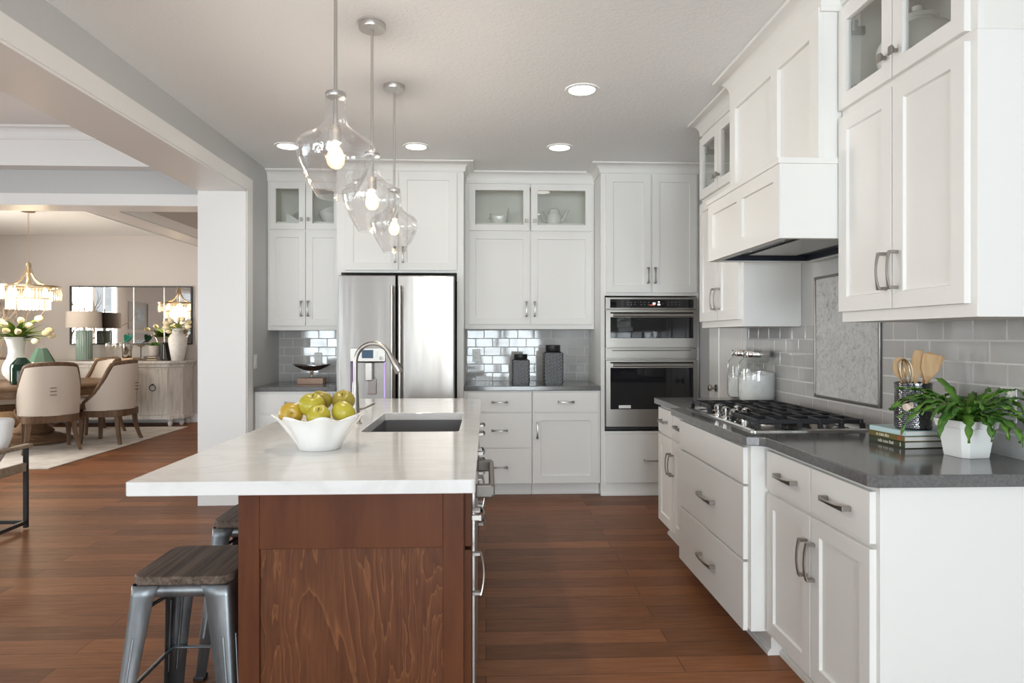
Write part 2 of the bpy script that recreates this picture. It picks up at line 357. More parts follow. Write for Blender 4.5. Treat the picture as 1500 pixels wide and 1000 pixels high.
def door(root, f, u0, u1, z0, z1, pull=None, rail=0.058, glass=False, knob=None, m=None, rail_z=None, n0=0.0):
    d = obj('door', shaker_bm(f, u0, u1, z0, z1, n0, n0+DT, rail, glass=glass, rail_z=rail_z), m or M['cab'], root)
    if glass: obj('glass_pane', FB(f, u0+rail-.004, u1-rail+.004, z0+(rail_z or rail)-.004, z1-(rail_z or rail)+.004, n0+.006, n0+.009), M['pane'], d)
    if pull: add_pull(d, f, pull[0], pull[1], n0+DT, True)
    if knob: obj('knob', knob_bm(f, knob[0], knob[1], n0+DT), M['nickel'], d, bev=0.001, seg=1)
    return d
def drawer(root, f, u0, u1, z0, z1, pull=None, m=None, L=0.135, n0=0.0, name='drawer'):
    d = obj(name, FB(f, u0, u1, z0, z1, n0, n0+DT), m or M['cab'], root, bev=0.002)
    if pull: add_pull(d, f, pull[0], pull[1], n0+DT, False, L)
    return d
def crown_bm(f, u0, u1, z0, z1, depth, proj=0.075, left=True, right=True):
    bm = NB(); H = z1 - z0; prof = [(0.0, z0)]
    prof += [(0.012, z0), (0.012, z0 + H*0.14)]
    for i in range(9):
        a = i/8*PI/2
        prof.append((0.014 + (proj-0.024)*(1-math.cos(a)), z0 + H*0.16 + H*0.66*math.sin(a)))
    prof += [(proj, z0 + H*0.84), (proj, z1)]
    prof.append((0.0, z1))
    rows = []
    for n, z in prof:
        ul = u0 - n if left else u0; ur = u1 + n if right else u1
        rows.append([bm.verts.new(f(ul, z, -depth)), bm.verts.new(f(ul, z, n)), bm.verts.new(f(ur, z, n)), bm.verts.new(f(ur, z, -depth))])
    for a, c in zip(rows, rows[1:]):
        for i in range(3): bm.faces.new((a[i], a[i+1], c[i+1], c[i]))
    bm.faces.new(rows[-1])
    return bm
def lathe(bm, cx, cy, prof, seg=32, cap0=True, cap1=True, fn=None):
    rows = []
    for r, z in prof:
        row = []
        for i in range(seg):
            a = 2*PI*i/seg; rr, zz = (r, z) if fn is None else fn(r, z, a)
            row.append(bm.verts.new((cx + rr*math.cos(a), cy + rr*math.sin(a), zz)))
        rows.append(row)
    for a, c in zip(rows, rows[1:]): bridge(bm, a, c)
    if cap0: bm.faces.new(rows[0])
    if cap1: bm.faces.new(rows[-1])
    return bm
def LA(cx, cy, prof, **k): return lathe(NB(), cx, cy, prof, **k)
def tube(bm, pts, r, seg=10, caps=True, flat=None):
    pts = [Vector(p) for p in pts]; n = len(pts); rad = r if isinstance(r, (list, tuple)) else [r]*n
    rows = []; up = None
    for i, p in enumerate(pts):
        d = (pts[min(i+1, n-1)] - pts[max(i-1, 0)]).normalized()
        if up is None: up = Vector((0,0,1)) if abs(d.z) < 0.9 else Vector((1,0,0))
        s = d.cross(up)
        if s.length < 1e-5: s = d.orthogonal()
        s.normalize(); up = s.cross(d).normalized()
        k = flat or 1.0
        rows.append([bm.verts.new(p + s*math.cos(2*PI*j/seg)*rad[i] + up*math.sin(2*PI*j/seg)*rad[i]*k) for j in range(seg)])
    for a, c in zip(rows, rows[1:]): bridge(bm, a, c)
    if caps: bm.faces.new(rows[0]); bm.faces.new(rows[-1])
    return bm
def TU(pts, r, **k): return tube(NB(), pts, r, **k)
def prism(bm, pts, z0, z1):
    a = [bm.verts.new((x, y, z0)) for x, y in pts]; c = [bm.verts.new((x, y, z1)) for x, y in pts]
    bridge(bm, a, c); bm.faces.new(a); bm.faces.new(c); return bm
def bar(bm, p0, p1, w, h, up=(0,0,1)):
    p0, p1 = Vector(p0), Vector(p1); d = (p1-p0).normalized(); s = d.cross(Vector(up)).normalized(); u = s.cross(d).normalized()
    L = [[bm.verts.new(p + s*a*w/2 + u*c*h/2) for a, c in ((-1,-1),(1,-1),(1,1),(-1,1))] for p in (p0, p1)]
    bridge(bm, *L); bm.faces.new(L[0]); bm.faces.new(L[1]); return bm
def rrect(x0, x1, y0, y1, r, k=5):
    pts = []
    for cx_, cy_, a0 in ((x1-r, y1-r, 0), (x0+r, y1-r, PI/2), (x0+r, y0+r, PI), (x1-r, y0+r, 1.5*PI)):
        for i in range(k+1):
            a = a0 + PI/2*i/k; pts.append((cx_ + r*math.cos(a), cy_ + r*math.sin(a)))
    return pts

# ================================================================== THE SETTING
CZ = 2.766          # kitchen ceiling
XL, XR, YB = -1.89, 1.785, 6.05
struct('floor', B(-8.2, 2.0, -4.75, 10.5, -0.1, 0), M['floor'])
struct('ceiling', B(-2.24, 1.95, -4.6, 6.15, CZ, CZ+.12), M['ceil'])
bm = NB()   # living room: lowered border round a raised tray
box(bm, -8.1, -2.24, -4.6, -3.6, 2.74, 2.80); box(bm, -8.1, -2.24, 5.55, 5.70, 2.74, 2.80)
box(bm, -8.1, -7.3, -3.6, 5.55, 2.74, 2.80); box(bm, -2.52, -2.24, -3.6, 5.55, 2.74, 2.80)
struct('ceiling_living_border', bm, M['trim'])
struct('ceiling_living_tray', B(-8.1, -2.24, -4.6, 5.7, 3.06, 3.15), M['ceil'])
bm = NB()
box(bm, -7.36, -2.46, 5.55, 5.62, 2.80, 3.06); box(bm, -7.36, -2.46, -3.66, -3.6, 2.80, 3.06)
box(bm, -7.36, -7.3, -3.6, 5.55, 2.80, 3.06); box(bm, -2.52, -2.46, -3.6, 5.55, 2.80, 3.06)
struct('trim_tray_sides', bm, M['trim'])
struct('trim_tray_crown', crown_bm(F('back', 5.55), -7.3, -2.52, 2.955, 3.06, 0.0, 0.06, False, False), M['trim'], smooth=True)
struct('ceiling_dining', B(-8.1, -3.56, 5.95, 10.4, 2.89, 3.0), M['ceil'])
struct('ceiling_hall', B(-3.28, -1.8, 5.95, 10.4, 2.765, 2.9), M['ceil'])

bm = NB(); box(bm, XL-.35, XL, 5.21, YB+.1, 0, 3.15); box(bm, XL-.35, XL, -4.6, 5.21, 2.478, 3.15)
struct('wall_left', bm, M['wall'])
bm = NB(); box(bm, XL, XL+.014, -4.55, 5.33, 2.478, 2.582); box(bm, XL, XL+.014, 5.21, 5.33, 0, 2.478)
struct('trim_opening_casing', bm, M['trim'], bev=0.002)
bm = NB(); box(bm, XL-.365, XL+.006, 5.196, 5.21, 0, 2.478); box(bm, XL-.365, XL+.006, -4.55, 5.21, 2.464, 2.478)
struct('trim_opening_jamb', bm, M['trim'])
struct('wall_back', B(XL-.35, XR+.15, YB, YB+.1, 0, 3.15), M['wall'])
struct('wall_right', B(XR, XR+.12, -4.6, YB+.1, 0, 2.9), M['wall'])
def holed(bm, u0, u1, z0, z1, holes, fn):
    us = sorted({u0, u1, *[h[0] for h in holes], *[h[1] for h in holes]})
    for a, c in zip(us, us[1:]):
        hs = [h for h in holes if h[0] <= a and h[1] >= c]
        if not hs: fn(a, c, z0, z1)
        for h in hs: fn(a, c, z0, h[2]); fn(a, c, h[3], z1)
bm = NB(); holed(bm, -8.1, XR+.1, 0, 3.15, [(-0.58, 1.38, 0.07, 2.47), (-2.05, -0.66, 0.07, 2.47), (-4.5, -3.65, 0.45, 2.45), (-7.8, -5.4, 0.30, 2.45)], lambda a, c, z0, z1: box(bm, a, c, -4.7, -4.55, z0, z1))
struct('wall_front', bm, M['wall'])
bm = NB(); holed(bm, -4.7, 10.4, 0, 3.15, [(-1.0, 3.4, 0.25, 2.55), (6.05, 7.75, 0.45, 2.45)], lambda a, c, z0, z1: box(bm, -8.12, -8.0, a, c, z0, z1))
struct('wall_far_left', bm, M['wall_warm'])
struct('wall_dining', B(-8.1, -1.8, 10.3, 10.4, 0, 3.1), M['wall_warm'])
struct('wall_hall', B(-2.05, -1.93, 6.15, 10.3, 0, 2.9), M['wall_warm'])
struct('wall_dining_header', B(-8.0, XL-.35, 5.70, 5.95, 2.455, 3.15), M['wall'])
struct('trim_dining_header', B(-8.0, XL-.35, 5.685, 5.70, 2.445, 2.54), M['trim'], bev=0.002)
struct('trim_dining_soffit', B(-8.0, XL-.35, 5.69, 5.96, 2.441, 2.455), M['trim'])
struct('wall_dining_beam', B(-3.56, -3.28, 5.96, 10.3, 2.455, 2.89), M['wall_warm'])
bm = NB(); box(bm, -3.57, -3.27, 5.96, 10.3, 2.441, 2.455); box(bm, -3.28, -3.265, 5.96, 10.3, 2.441, 2.54); box(bm, -3.575, -3.56, 5.96, 10.3, 2.441, 2.54)
struct('trim_dining_beam', bm, M['trim'])
struct('baseboard_dining', B(-8.0, -2.05, 10.283, 10.3, 0, 0.135), M['trim'], bev=0.004)

def window(name, fn, u0, u1, z0, z1, mull, bars):
    """fn(bm, u0,u1,z0,z1,d0,d1) lays a box in the wall opening"""
    bm = NB(); w = 0.06
    fn(bm, u0, u0+w, z0, z1, 0, .1); fn(bm, u1-w, u1, z0, z1, 0, .1); fn(bm, u0+w, u1-w, z0, z0+w, 0, .1); fn(bm, u0+w, u1-w, z1-w, z1, 0, .1)
    o = struct(name, bm, M['trim'])
    bm = NB()
    for k in range(1, mull): c = u0 + (u1-u0)*k/mull; fn(bm, c-.05, c+.05, z0+w, z1-w, .01, .09)
    if mull > 1: struct('window_mullion', bm, M['trim'], o)
    else: bm.free()
    bm = NB()
    nb = mull*2
    for k in range(1, nb):
        if k % 2: c = u0 + (u1-u0)*k/nb; fn(bm, c-.011, c+.011, z0+w, z1-w, .04, .06)
    for k in range(1, bars): c = z0 + (z1-z0)*k/bars; fn(bm, u0+w, u1-w, c-.011, c+.011, .04, .06)
    struct('window_bars', bm, M['trim'], o)
    bm = NB(); fn(bm, u0+w, u1-w, z0+w, z1-w, .048, .052); struct('window_pane', bm, M['window_pane'], o)
front = lambda bm, u0, u1, z0, z1, d0, d1: box(bm, u0, u1, -4.68+d0, -4.68+d1, z0, z1)
left = lambda bm, u0, u1, z0, z1, d0, d1: box(bm, -8.1+d0, -8.1+d1, u0, u1, z0, z1)
window('window_1', front, -0.58, 1.38, 0.07, 2.47, 2, 4)
window('window_5', front, -2.05, -0.66, 0.07, 2.47, 1, 4)
window('fill_window', front, -7.8, -5.4, 0.30, 2.45, 2, 3)  # unseen window, added only to let the corner fill light in
window('window_2', front, -4.5, -3.65, 0.45, 2.45, 1, 3)
window('window_3', left, -1.0, 3.4, 0.25, 2.55, 4, 3)
window('window_4', left, 6.05, 7.75, 0.45, 2.45, 2, 3)

# pantry door in the right wall
fR = F('right', XR)
d = struct('door_1', shaker_bm(fR, 4.44, 5.005, 0.01, 2.06, 0.0, 0.02, 0.11, 0.008), M['trim'])
bm = NB(); kx = XR-.02
lathe_pts = [(0.0, 0.03), (0.012, 0.03), (0.012, 0.055)]
tube(bm, [(kx, 4.93, 0.93), (kx-.008, 4.93, 0.93)], 0.028, seg=18); tube(bm, [(kx-.008, 4.93, 0.93), (kx-.035, 4.93, 0.93)], 0.009, seg=12)
tube(bm, [(kx-.035, 4.93, .93), (kx-.042, 4.93, .93), (kx-.055, 4.93, .93), (kx-.064, 4.93, .93)], [0.014, 0.024, 0.026, 0.018], seg=18)
struct('door_knob', bm, M['nickel'], d, smooth=True)
bm = NB(); fbox(bm, fR, 4.37, 4.435, 0, 2.13, 0, .018); fbox(bm, fR, 5.01, 5.10, 0, 2.13, 0, .018); fbox(bm, fR, 4.435, 5.01, 2.065, 2.13, 0, .018)
struct('trim_pantry_casing', bm, M['trim'], bev=0.003)

# glazed tiles
def tiles(name, f, u0, u1, z0, z1, off=0.0):
    g = struct(name, FB(f, u0, u1, z0, z1, 0.0, 0.0122), M['grout'])
    bm = NB(); tw, th, gr = 0.1524, 0.0755, 0.0035; row = 0; z = z0
    while z < z1 - 0.006:
        u = u0 - off - (row % 2)*(tw+gr)/2
        while u < u1:
            a, c = max(u, u0), min(u + tw, u1); zt = min(z + th, z1)
            if c - a > 0.008:
                tx, tz = random.uniform(-.0005, .0005), random.uniform(-.0006, .0006); e = 0.0025
                lo = loop4(bm, f, a, c, z, zt, 0.006)
                hi = [bm.verts.new(f(uu, zz, 0.014 + tx*su + tz*sz)) for uu, zz, su, sz in ((a+e, z+e, -1, -1), (c-e, z+e, 1, -1), (c-e, zt-e, 1, 1), (a+e, zt-e, -1, 1))]
                bridge(bm, lo, hi); bm.faces.new(hi)
            u += tw + gr
        z += th + gr; row += 1
    struct('wall_tile_field', bm, M['tile'], g)
fB = F('back', YB)
tiles('wall_tiles_fridge_side', fB, XL, -1.22, 0.914, 1.39, 0.03)
tiles('wall_tiles_back', fB, -0.19, 0.955, 0.914, 1.39, 0.06)
tiles('wall_tiles_right', fR, 1.0, 4.36, 0.914, 1.383, 0.02)
fL = F('island', XL)

def outlet(name, f, u, z, label, n0=0.015, group=None):
    t_ = thing(name, label, 'outlet' if name == 'wall_outlet' else 'switch', f(u, z, n0))
    obj('plate', FB(f, u-.036, u+.036, z-.058, z+.058, n0, n0+.005), M['plastic'], t_, bev=0.003)
    if name == 'wall_outlet':
        for dz in (-.022, .022):
            s_ = obj('socket', FB(f, u-.016, u+.016, z+dz-.014, z+dz+.014, n0+.004, n0+.007), M['plastic'], t_, bev=0.002)
            bm = NB()
            for du in (-.006, .006): fbox(bm, f, u+du-.001, u+du+.001, z+dz-.004, z+dz+.006, n0+.006, n0+.0075)
            obj('slots', bm, M['dark'], s_)
    else: obj('rocker', FB(f, u-.017, u+.017, z-.033, z+.033, n0+.004, n0+.008), M['plastic'], t_, bev=0.002)
outlet('wall_outlet', fB, -1.535, 1.12, 'white wall outlet in grey tiles behind the bronze bowl')
outlet('wall_outlet', fB, -0.09, 1.15, 'white wall outlet in grey tiles just right of the refrigerator')
outlet('wall_outlet', fR, 2.14, 1.09, 'white wall outlet in grey tiles behind the potted fern')
outlet('light_switch', fL, 5.42, 1.12, 'white light switch on grey wall left of bronze bowl counter', 0.0)

# recessed ceiling lights
for i, (x, y, lb) in enumerate(((0.56, 3.79, 'recessed ceiling light nearest the camera, alone over the aisle'), (0.56, 4.95, 'recessed ceiling light in front of the glass cabinet with the teapot'),
        (-0.53, 4.97, 'recessed ceiling light just right of the pendant rods, before the refrigerator cabinet'), (-1.50, 5.0, 'recessed ceiling light nearest the left wall, left of the pendants'))):
    t_ = thing('recessed_light', 'round white ' + lb, 'ceiling light', (x, y, CZ), group='recessed ceiling lights')
    obj('trim_ring', LA(x, y, [(0.098, CZ-.001), (0.096, CZ-.006), (0.078, CZ-.007), (0.076, CZ-.002)], cap0=False, cap1=False), M['ceil'], t_, smooth=True)
    obj('lens', LA(x, y, [(0.0775, CZ-.001), (0.0775, CZ-.004)]), M['lens'], t_)

# ================================================================== BACK WALL CABINETS
fD, fS = F('back', 5.40), F('back', 5.72)
CR = 2.665   # crown starts
# left upper, glass doors over solid doors
def hollow(root, f, u0, u1, z0, z1, depth, w=0.018, floor_z=None):
    bm = NB()
    fbox(bm, f, u0, u0+w, z0, z1, -depth, -.02); fbox(bm, f, u1-w, u1, z0, z1, -depth, -.02)
    fbox(bm, f, u0+w, u1-w, z0, floor_z or z0+w, -depth, -.02); fbox(bm, f, u0+w, u1-w, z1-w, z1, -depth, -.02); fbox(bm, f, u0+w, u1-w, z0+w, z1-w, -depth, -depth+.01)
    return obj('interior', bm, M['inside'], root)
def ring(root, f, u0, u1, z0, z1, zs, w=0.035):
    """face frame: stiles, and rails at the heights zs"""
    bm = NB(); fbox(bm, f, u0, u0+w, z0, z1, -.02, 0); fbox(bm, f, u1-w, u1, z0, z1, -.02, 0)
    for a, c in zs: fbox(bm, f, u0+w, u1-w, a, c, -.02, 0)
    return obj('face_frame', bm, M['cab'], root)
def upper_glass(name, label, f, u0, u1, z0, zsplit, um, dl, dr, depth, grail=0.045, left=True, right=True, gtop=2.655, floor_z=None):
    r = thing(name, label, 'cabinet', f((u0+u1)/2, z0, -depth/2))
    obj('body', FB(f, u0, u1, z0, zsplit, -depth, 0), M['cab'], r, bev=0.0015)
    hollow(r, f, u0, u1, zsplit, CR+.04, depth, floor_z=floor_z); ring(r, f, u0, u1, zsplit, CR+.04, [(zsplit, zsplit+.012), (gtop-.02, CR+.04)])
    obj('crown_moulding', crown_bm(f, u0, u1, CR, CZ-.002, depth, 0.075, left, right), M['cab'], r, smooth=True)
    return r
r = upper_glass('upper_cabinet', 'white upper cabinet with glass top doors left of the refrigerator', fS, XL+.002, -1.23, 1.378, 2.24, -1.56, 0, 0, .33, left=False, right=False, floor_z=2.325)
for a, c, hx in ((-1.868, -1.562, -1.591), (-1.556, -1.262, -1.533)):
    door(r, fS, a, c, 1.417, 2.236, pull=(hx, 1.565), rail=.055)
    door(r, fS, a, c, 2.250, 2.655, glass=True, knob=(hx, 2.335), rail=.054, rail_z=.053)
r = upper_glass('upper_cabinet', 'white upper cabinet with glass top doors between refrigerator and ovens', fS, -0.184, 0.952, 1.39, 2.24, .388, 0, 0, .33, left=False, right=False, floor_z=2.325)
for a, c, hx in ((-0.150, 0.382, .352), (0.394, 0.930, .425)):
    door(r, fS, a, c, 1.431, 2.236, pull=(hx, 1.565), rail=.058)
    door(r, fS, a, c, 2.250, 2.658, glass=True, knob=(hx, 2.335), rail=.056, rail_z=.053)
# contents of the glass cabinets
zc = 2.326
def inbowl(name, label, x, y, z, R, h, tiltx=0.0, m='ceramic', cat='bowl'):
    o = obj(name, LA(0, 0, [(R*.42, 0), (R*.45, .004), (R*.75, h*.4), (R, h), (R*.965, h), (R*.70, h*.42), (R*.4, .012), (0.001, .010)], cap1=False), M[m], smooth=True)
    o.location = (x, y, z); o.rotation_euler = (tiltx, 0, 0); return tag(o, label, cat)
inbowl('serving_bowl', 'white ceramic bowl, lower of two stacked behind glass left of refrigerator', -1.385, 5.88, zc, .105, .085)
o = inbowl('serving_bowl', 'white ceramic bowl tilted on top of another behind glass left of refrigerator', -1.370, 5.88, zc+.060, .100, .07); o.rotation_euler = (0, -0.38, 0)
t_ = thing('cheese_cloche', 'clear domed cloche leaning in glass cabinet beside the left wall', 'cloche', (-1.655, 5.90, zc))
obj('dome', LA(-1.655, 5.90, [(.085, zc+.014), (.085, zc+.03), (.075, zc+.07), (.045, zc+.105), (.010, zc+.118)], cap0=False), M['jar'], t_, smooth=True)
obj('knob', LA(-1.655, 5.90, [(.006, zc+.118), (.012, zc+.128), (.010, zc+.142), (.002, zc+.146)]), M['jar'], t_, smooth=True)
obj('plate', LA(-1.655, 5.90, [(.06, zc), (.10, zc+.008), (.10, zc+.013), (.03, zc+.011)]), M['ceramic'], t_, smooth=True)
bm = NB(); v = [bm.verts.new(p) for p in ((-1.755, 5.80, zc), (-1.61, 5.80, zc), (-1.755, 5.80, zc+.085), (-1.755, 5.815, zc), (-1.61, 5.815, zc), (-1.755, 5.815, zc+.085))]
for q in ((0,1,2), (3,5,4), (0,3,4,1), (1,4,5,2), (0,2,5,3)): bm.faces.new([v[i] for i in q])
tag(obj('folded_napkin', bm, M['ceramic']), 'white folded triangle standing in front of the cloche behind glass', 'napkin')
# gravy boat
t_ = thing('gravy_boat', 'white ceramic gravy boat behind left glass door of centre cabinet', 'gravy boat', (0.12, 5.87, zc))
def boat(r_, z, a):
    k = max(0.0, (z-zc)/.10); return r_*(1 + .28*abs(math.cos(a))), z + k*(.085*max(0, math.cos(a))**2 + .022*max(0, -math.cos(a))**2 - .018*abs(math.sin(a)))
obj('body', LA(0.12, 5.87, [(.040, zc), (.052, zc+.012), (.064, zc+.045), (.068, zc+.085), (.063, zc+.085), (.055, zc+.04), (.02, zc+.02)], fn=boat), M['ceramic'], t_, smooth=True)
obj('handle', TU([(.05, 5.87, zc+.028), (.028, 5.87, zc+.040), (.016, 5.87, zc+.062), (.022, 5.87, zc+.080), (.040, 5.87, zc+.075)], .007), M['ceramic'], t_, smooth=True)
# teapot
tx = .612
t_ = thing('teapot', 'white ceramic teapot behind right glass door of centre cabinet', 'teapot', (tx, 5.87, zc))
obj('body', LA(tx, 5.87, [(.05, zc), (.063, zc+.015), (.068, zc+.045), (.066, zc+.085), (.052, zc+.105), (.048, zc+.110)]), M['ceramic'], t_, smooth=True)
lid = obj('lid', LA(tx, 5.87, [(.050, zc+.108), (.050, zc+.120), (.045, zc+.140), (.025, zc+.152), (.006, zc+.156)]), M['ceramic'], t_, smooth=True)
obj('lid_knob', LA(tx, 5.87, [(.006, zc+.155), (.011, zc+.165), (.008, zc+.178), (.001, zc+.182)]), M['ceramic'], lid, smooth=True)
obj('spout', TU([(tx+.055, 5.87, zc+.035), (tx+.085, 5.87, zc+.055), (tx+.105, 5.87, zc+.10), (tx+.132, 5.87, zc+.140)], [.017, .014, .010, .008]), M['ceramic'], t_, smooth=True)
obj('handle', TU([(tx-.055, 5.87, zc+.095), (tx-.085, 5.87, zc+.130), (tx-.11, 5.87, zc+.120), (tx-.105, 5.87, zc+.075), (tx-.09, 5.87, zc+.045), (tx-.06, 5.87, zc+.035)], .0075), M['ceramic'], t_, smooth=True)

# cabinet round the refrigerator
r = thing('refrigerator_cabinet', 'tall white cabinet surround with two doors above the refrigerator', 'cabinet', (-.7, 5.7, 0))
obj('body', FB(fD, -1.225, -.186, 1.85, CR+.04, -.64, 0), M['cab'], r)
obj('side_panel', FB(fD, -1.225, -1.188, 0, 1.85, -.64, 0), M['cab'], r); obj('side_panel', FB(fD, -.240, -.186, 0, 1.85, -.64, 0), M['cab'], r)
door(r, fD, -1.150, -.722, 1.868, 2.672, pull=(-.745, 1.995), rail=.062); door(r, fD, -.712, -.240, 1.868, 2.672, pull=(-.680, 1.995), rail=.062)
obj('crown_moulding', crown_bm(fD, -1.225, -.186, CR+.02, CZ-.002, .64, .08), M['cab'], r, smooth=True)
# refrigerator
r = thing('refrigerator', 'stainless steel french door refrigerator with water dispenser', 'refrigerator', (-.71, 5.6, 0))
obj('body', B(-1.175, -.252, 5.34, 6.02, 0.02, 1.80), M['dark'], r)
fF = F('back', 5.33)
def nested(f, u0, u1, z0, z1, n0, n1, a, c, e, g, rec):
    bm = NB(); L = [loop4(bm, f, u0, u1, z0, z1, n0), loop4(bm, f, u0, u1, z0, z1, n1), loop4(bm, f, a, c, e, g, n1), loop4(bm, f, a+.004, c-.004, e+.004, g-.004, n1-rec)]
    for p, q in zip(L, L[1:]): bridge(bm, p, q)
    bm.faces.new(L[0]); bm.faces.new(L[-1]); return bm
dl = obj('door', nested(fF, -1.172, -.722, .62, 1.812, 0, .10, -1.076, -.803, .79, 1.122, .065), M['steel'], r, bev=.006, seg=3)
dr = obj('door', FB(fF, -.706, -.254, .62, 1.812, 0, .10), M['steel'], r, bev=.008, seg=3)
fz = obj('freezer_drawer', FB(fF, -1.172, -.254, .08, .605, 0, .10), M['steel'], r, bev=.008, seg=3)
for dd, hx in ((dl, -.742), (dr, -.678)):
    bm = NB(); tube(bm, [(hx, 5.165, .70), (hx, 5.165, 1.725)], .015, seg=16)
    for z in (.74, 1.69): tube(bm, [(hx, 5.235, z), (hx, 5.165, z)], .011, seg=10)
    obj('handle', bm, M['steel_h'], dd, smooth=True)
bm = TU([(-1.1, 5.165, .52), (-.33, 5.165, .52)], .015, seg=16); tube(bm, [(-1.06, 5.235, .52), (-1.06, 5.165, .52)], .011); tube(bm, [(-.37, 5.235, .52), (-.37, 5.165, .52)], .011)
obj('handle', bm, M['steel_h'], fz, smooth=True)
fP = F('back', 5.23)
dp = obj('dispenser', FB(fP, -1.078, -.800, 1.125, 1.232, 0, .012), M['steel_h'], r, bev=.003)
obj('display', FB(fP, -.985, -.895, 1.152, 1.218, .012, .0135), M['blue_screen'], dp)
for zz in (1.170, 1.200): obj('button', TU([(-.868, 5.218, zz), (-.868, 5.214, zz)], .009, seg=14), M['nickel'], dp)
obj('button', TU([(-.832, 5.218, 1.152), (-.832, 5.210, 1.152)], .016, seg=18), M['chrome'], dp)
nz = obj('dispenser_chute', FB(fP, -.965, -.905, .97, 1.118, -.045, -.005), M['steel_h'], r, bev=.006)
obj('paddle', FB(fP, -.955, -.880, .86, .985, -.058, -.046), M['chrome'], nz, bev=.004)
bm = NB(); fbox(bm, fP, -1.068, -1.060, .83, 1.12, -.058, -.050); fbox(bm, fP, -.820, -.812, .83, 1.12, -.058, -.050)
obj('dispenser_lamp', bm, M['purple_glow'], r)

# base cabinets on the back wall
def toe(root, f, u0, u1, depth, rec=.075, h=.10, name='toe_kick', base=True):
    bm = FB(f, u0, u1, 0, h, -depth, -rec)
    if base: fbox(bm, f, u0, u1, 0, .018, -rec, -rec+.014); fbox(bm, f, u0, u1, .018, .026, -rec, -rec+.008)
    return obj(name, bm, M['cab'], root)
def base_cab(name, label, f, u0, u1, depth, rec=.075):
    r = thing(name, label, 'cabinet', f((u0+u1)/2, 0, -depth/2))
    obj('body', FB(f, u0, u1, .10, .874, -depth, 0), M['cab'], r, bev=.0015)
    toe(r, f, u0, u1, depth, rec); return r
fD2 = F('back', 5.41)
r = base_cab('base_cabinet', 'white base cabinet under grey worktop left of the refrigerator', fD2, XL+.002, -1.23, .635)
drawer(r, fD2, -1.855, -1.255, .700, .858, pull=(-1.57, .785))
door(r, fD2, -1.855, -1.56, .115, .685, pull=(-1.60, .545)); door(r, fD2, -1.55, -1.255, .115, .685, pull=(-1.51, .545))
r = base_cab('drawer_cabinet', 'white three drawer base cabinet right of the refrigerator', fD2, -.184, .381, .635)
for z0, z1, zp in ((.700, .862, .783), (.407, .690, .549), (.108, .398, .245)): drawer(r, fD2, -.155, .374, z0, z1, pull=(.112, zp))
r = base_cab('base_cabinet', 'white base cabinet with one drawer over one door beside the ovens', fD2, .384, .952, .635)
drawer(r, fD2, .392, .932, .700, .862, pull=(.662, .783)); door(r, fD2, .392, .932, .108, .690, pull=(.424, .548), rail=.062)
tag(obj('worktop', B(XL+.003, -1.228, 5.385, 6.036, .876, .914), M['grey_quartz'], bev=.004), 'grey quartz worktop left of the refrigerator under the bronze bowl', 'worktop')
tag(obj('worktop', B(-.184, .952, 5.385, 6.036, .876, .914), M['grey_quartz'], bev=.004), 'grey quartz worktop on back wall under the dark canisters', 'worktop')

# oven tower
r = thing('oven_cabinet', 'tall white cabinet housing the double wall oven', 'cabinet', (1.36, 5.7, 0))
bm = NB(); fbox(bm, fD, .955, .988, .10, 1.665, -.64, 0); fbox(bm, fD, 1.765, XR-.003, .10, 1.665, -.64, 0); fbox(bm, fD, .955, XR-.003, 1.665, CR+.04, -.64, 0); fbox(bm, fD, .988, 1.765, .10, .535, -.64, 0); fbox(bm, fD, .988, 1.765, .535, 1.665, -.64, -.62)
obj('body', bm, M['cab'], r)
toe(r, fD, .955, XR-.003, .64, rec=.0, name='plinth')
door(r, fD, .995, 1.372, 1.690, 2.672, pull=(1.346, 1.832), rail=.060); door(r, fD, 1.384, 1.762, 1.690, 2.672, pull=(1.404, 1.832), rail=.060)
drawer(r, fD, .995, 1.762, .108, .516, pull=(1.378, .294))
obj('crown_moulding', crown_bm(fD, .955, XR-.003, CR+.02, CZ-.002, .64, .08, True, False), M['cab'], r, smooth=True)
r = thing('wall_oven', 'stainless and black glass microwave and oven stack in white tower', 'oven', (1.376, 5.7, .54))
fO = F('back', 5.395)
obj('body', FB(fO, .992, 1.761, .553, 1.650, -.5, 0), M['steel_h'], r)
obj('vent_trim', FB(fO, .992, 1.761, .552, .574, 0, .018), M['black'], r)
cp = obj('control_panel', FB(fO, .992, 1.761, 1.552, 1.650, 0, .026), M['steel_h'], r, bev=.003)
obj('panel_glass', FB(fO, 1.028, 1.726, 1.562, 1.634, .026, .029), M['black_glass'], cp)
bm = NB()
def seg7(bm, u, z, w, h, code, n0, n1, th=.0022):
    S7 = {'a': (0, 1, 1, 1), 'b': (1, .5, 1, 1), 'c': (1, 0, 1, .5), 'd': (0, 0, 1, 0), 'e': (0, 0, 0, .5), 'f': (0, .5, 0, 1), 'g': (0, .5, 1, .5)}
    for c in code:
        a0, b0, a1, b1 = S7[c]; fbox(bm, fO, u+min(a0, a1)*w-th/2, u+max(a0, a1)*w+th/2, z+min(b0, b1)*h-th/2, z+max(b0, b1)*h+th/2, n0, n1)
fbox(bm, fO, 1.384, 1.406, 1.590, 1.606, .029, .0297); fbox(bm, fO, 1.424, 1.446, 1.584, 1.596, .029, .0297); fbox(bm, fO, 1.428, 1.442, 1.606, 1.616, .029, .0297)
obj('clock_display', bm, M['digit'], cp)
obj('red_display', FB(fO, 1.358, 1.400, 1.582, 1.590, .029, .0296), M['red_digit'], cp)
bm = NB()
for u in (1.285, 1.315, 1.350, 1.235, 1.205, 1.175, 1.515, 1.575, 1.545, 1.610):
    for z in (1.588, 1.608): fbox(bm, fO, u-.006, u+.006, z-.0025, z+.0025, .029, .0295)
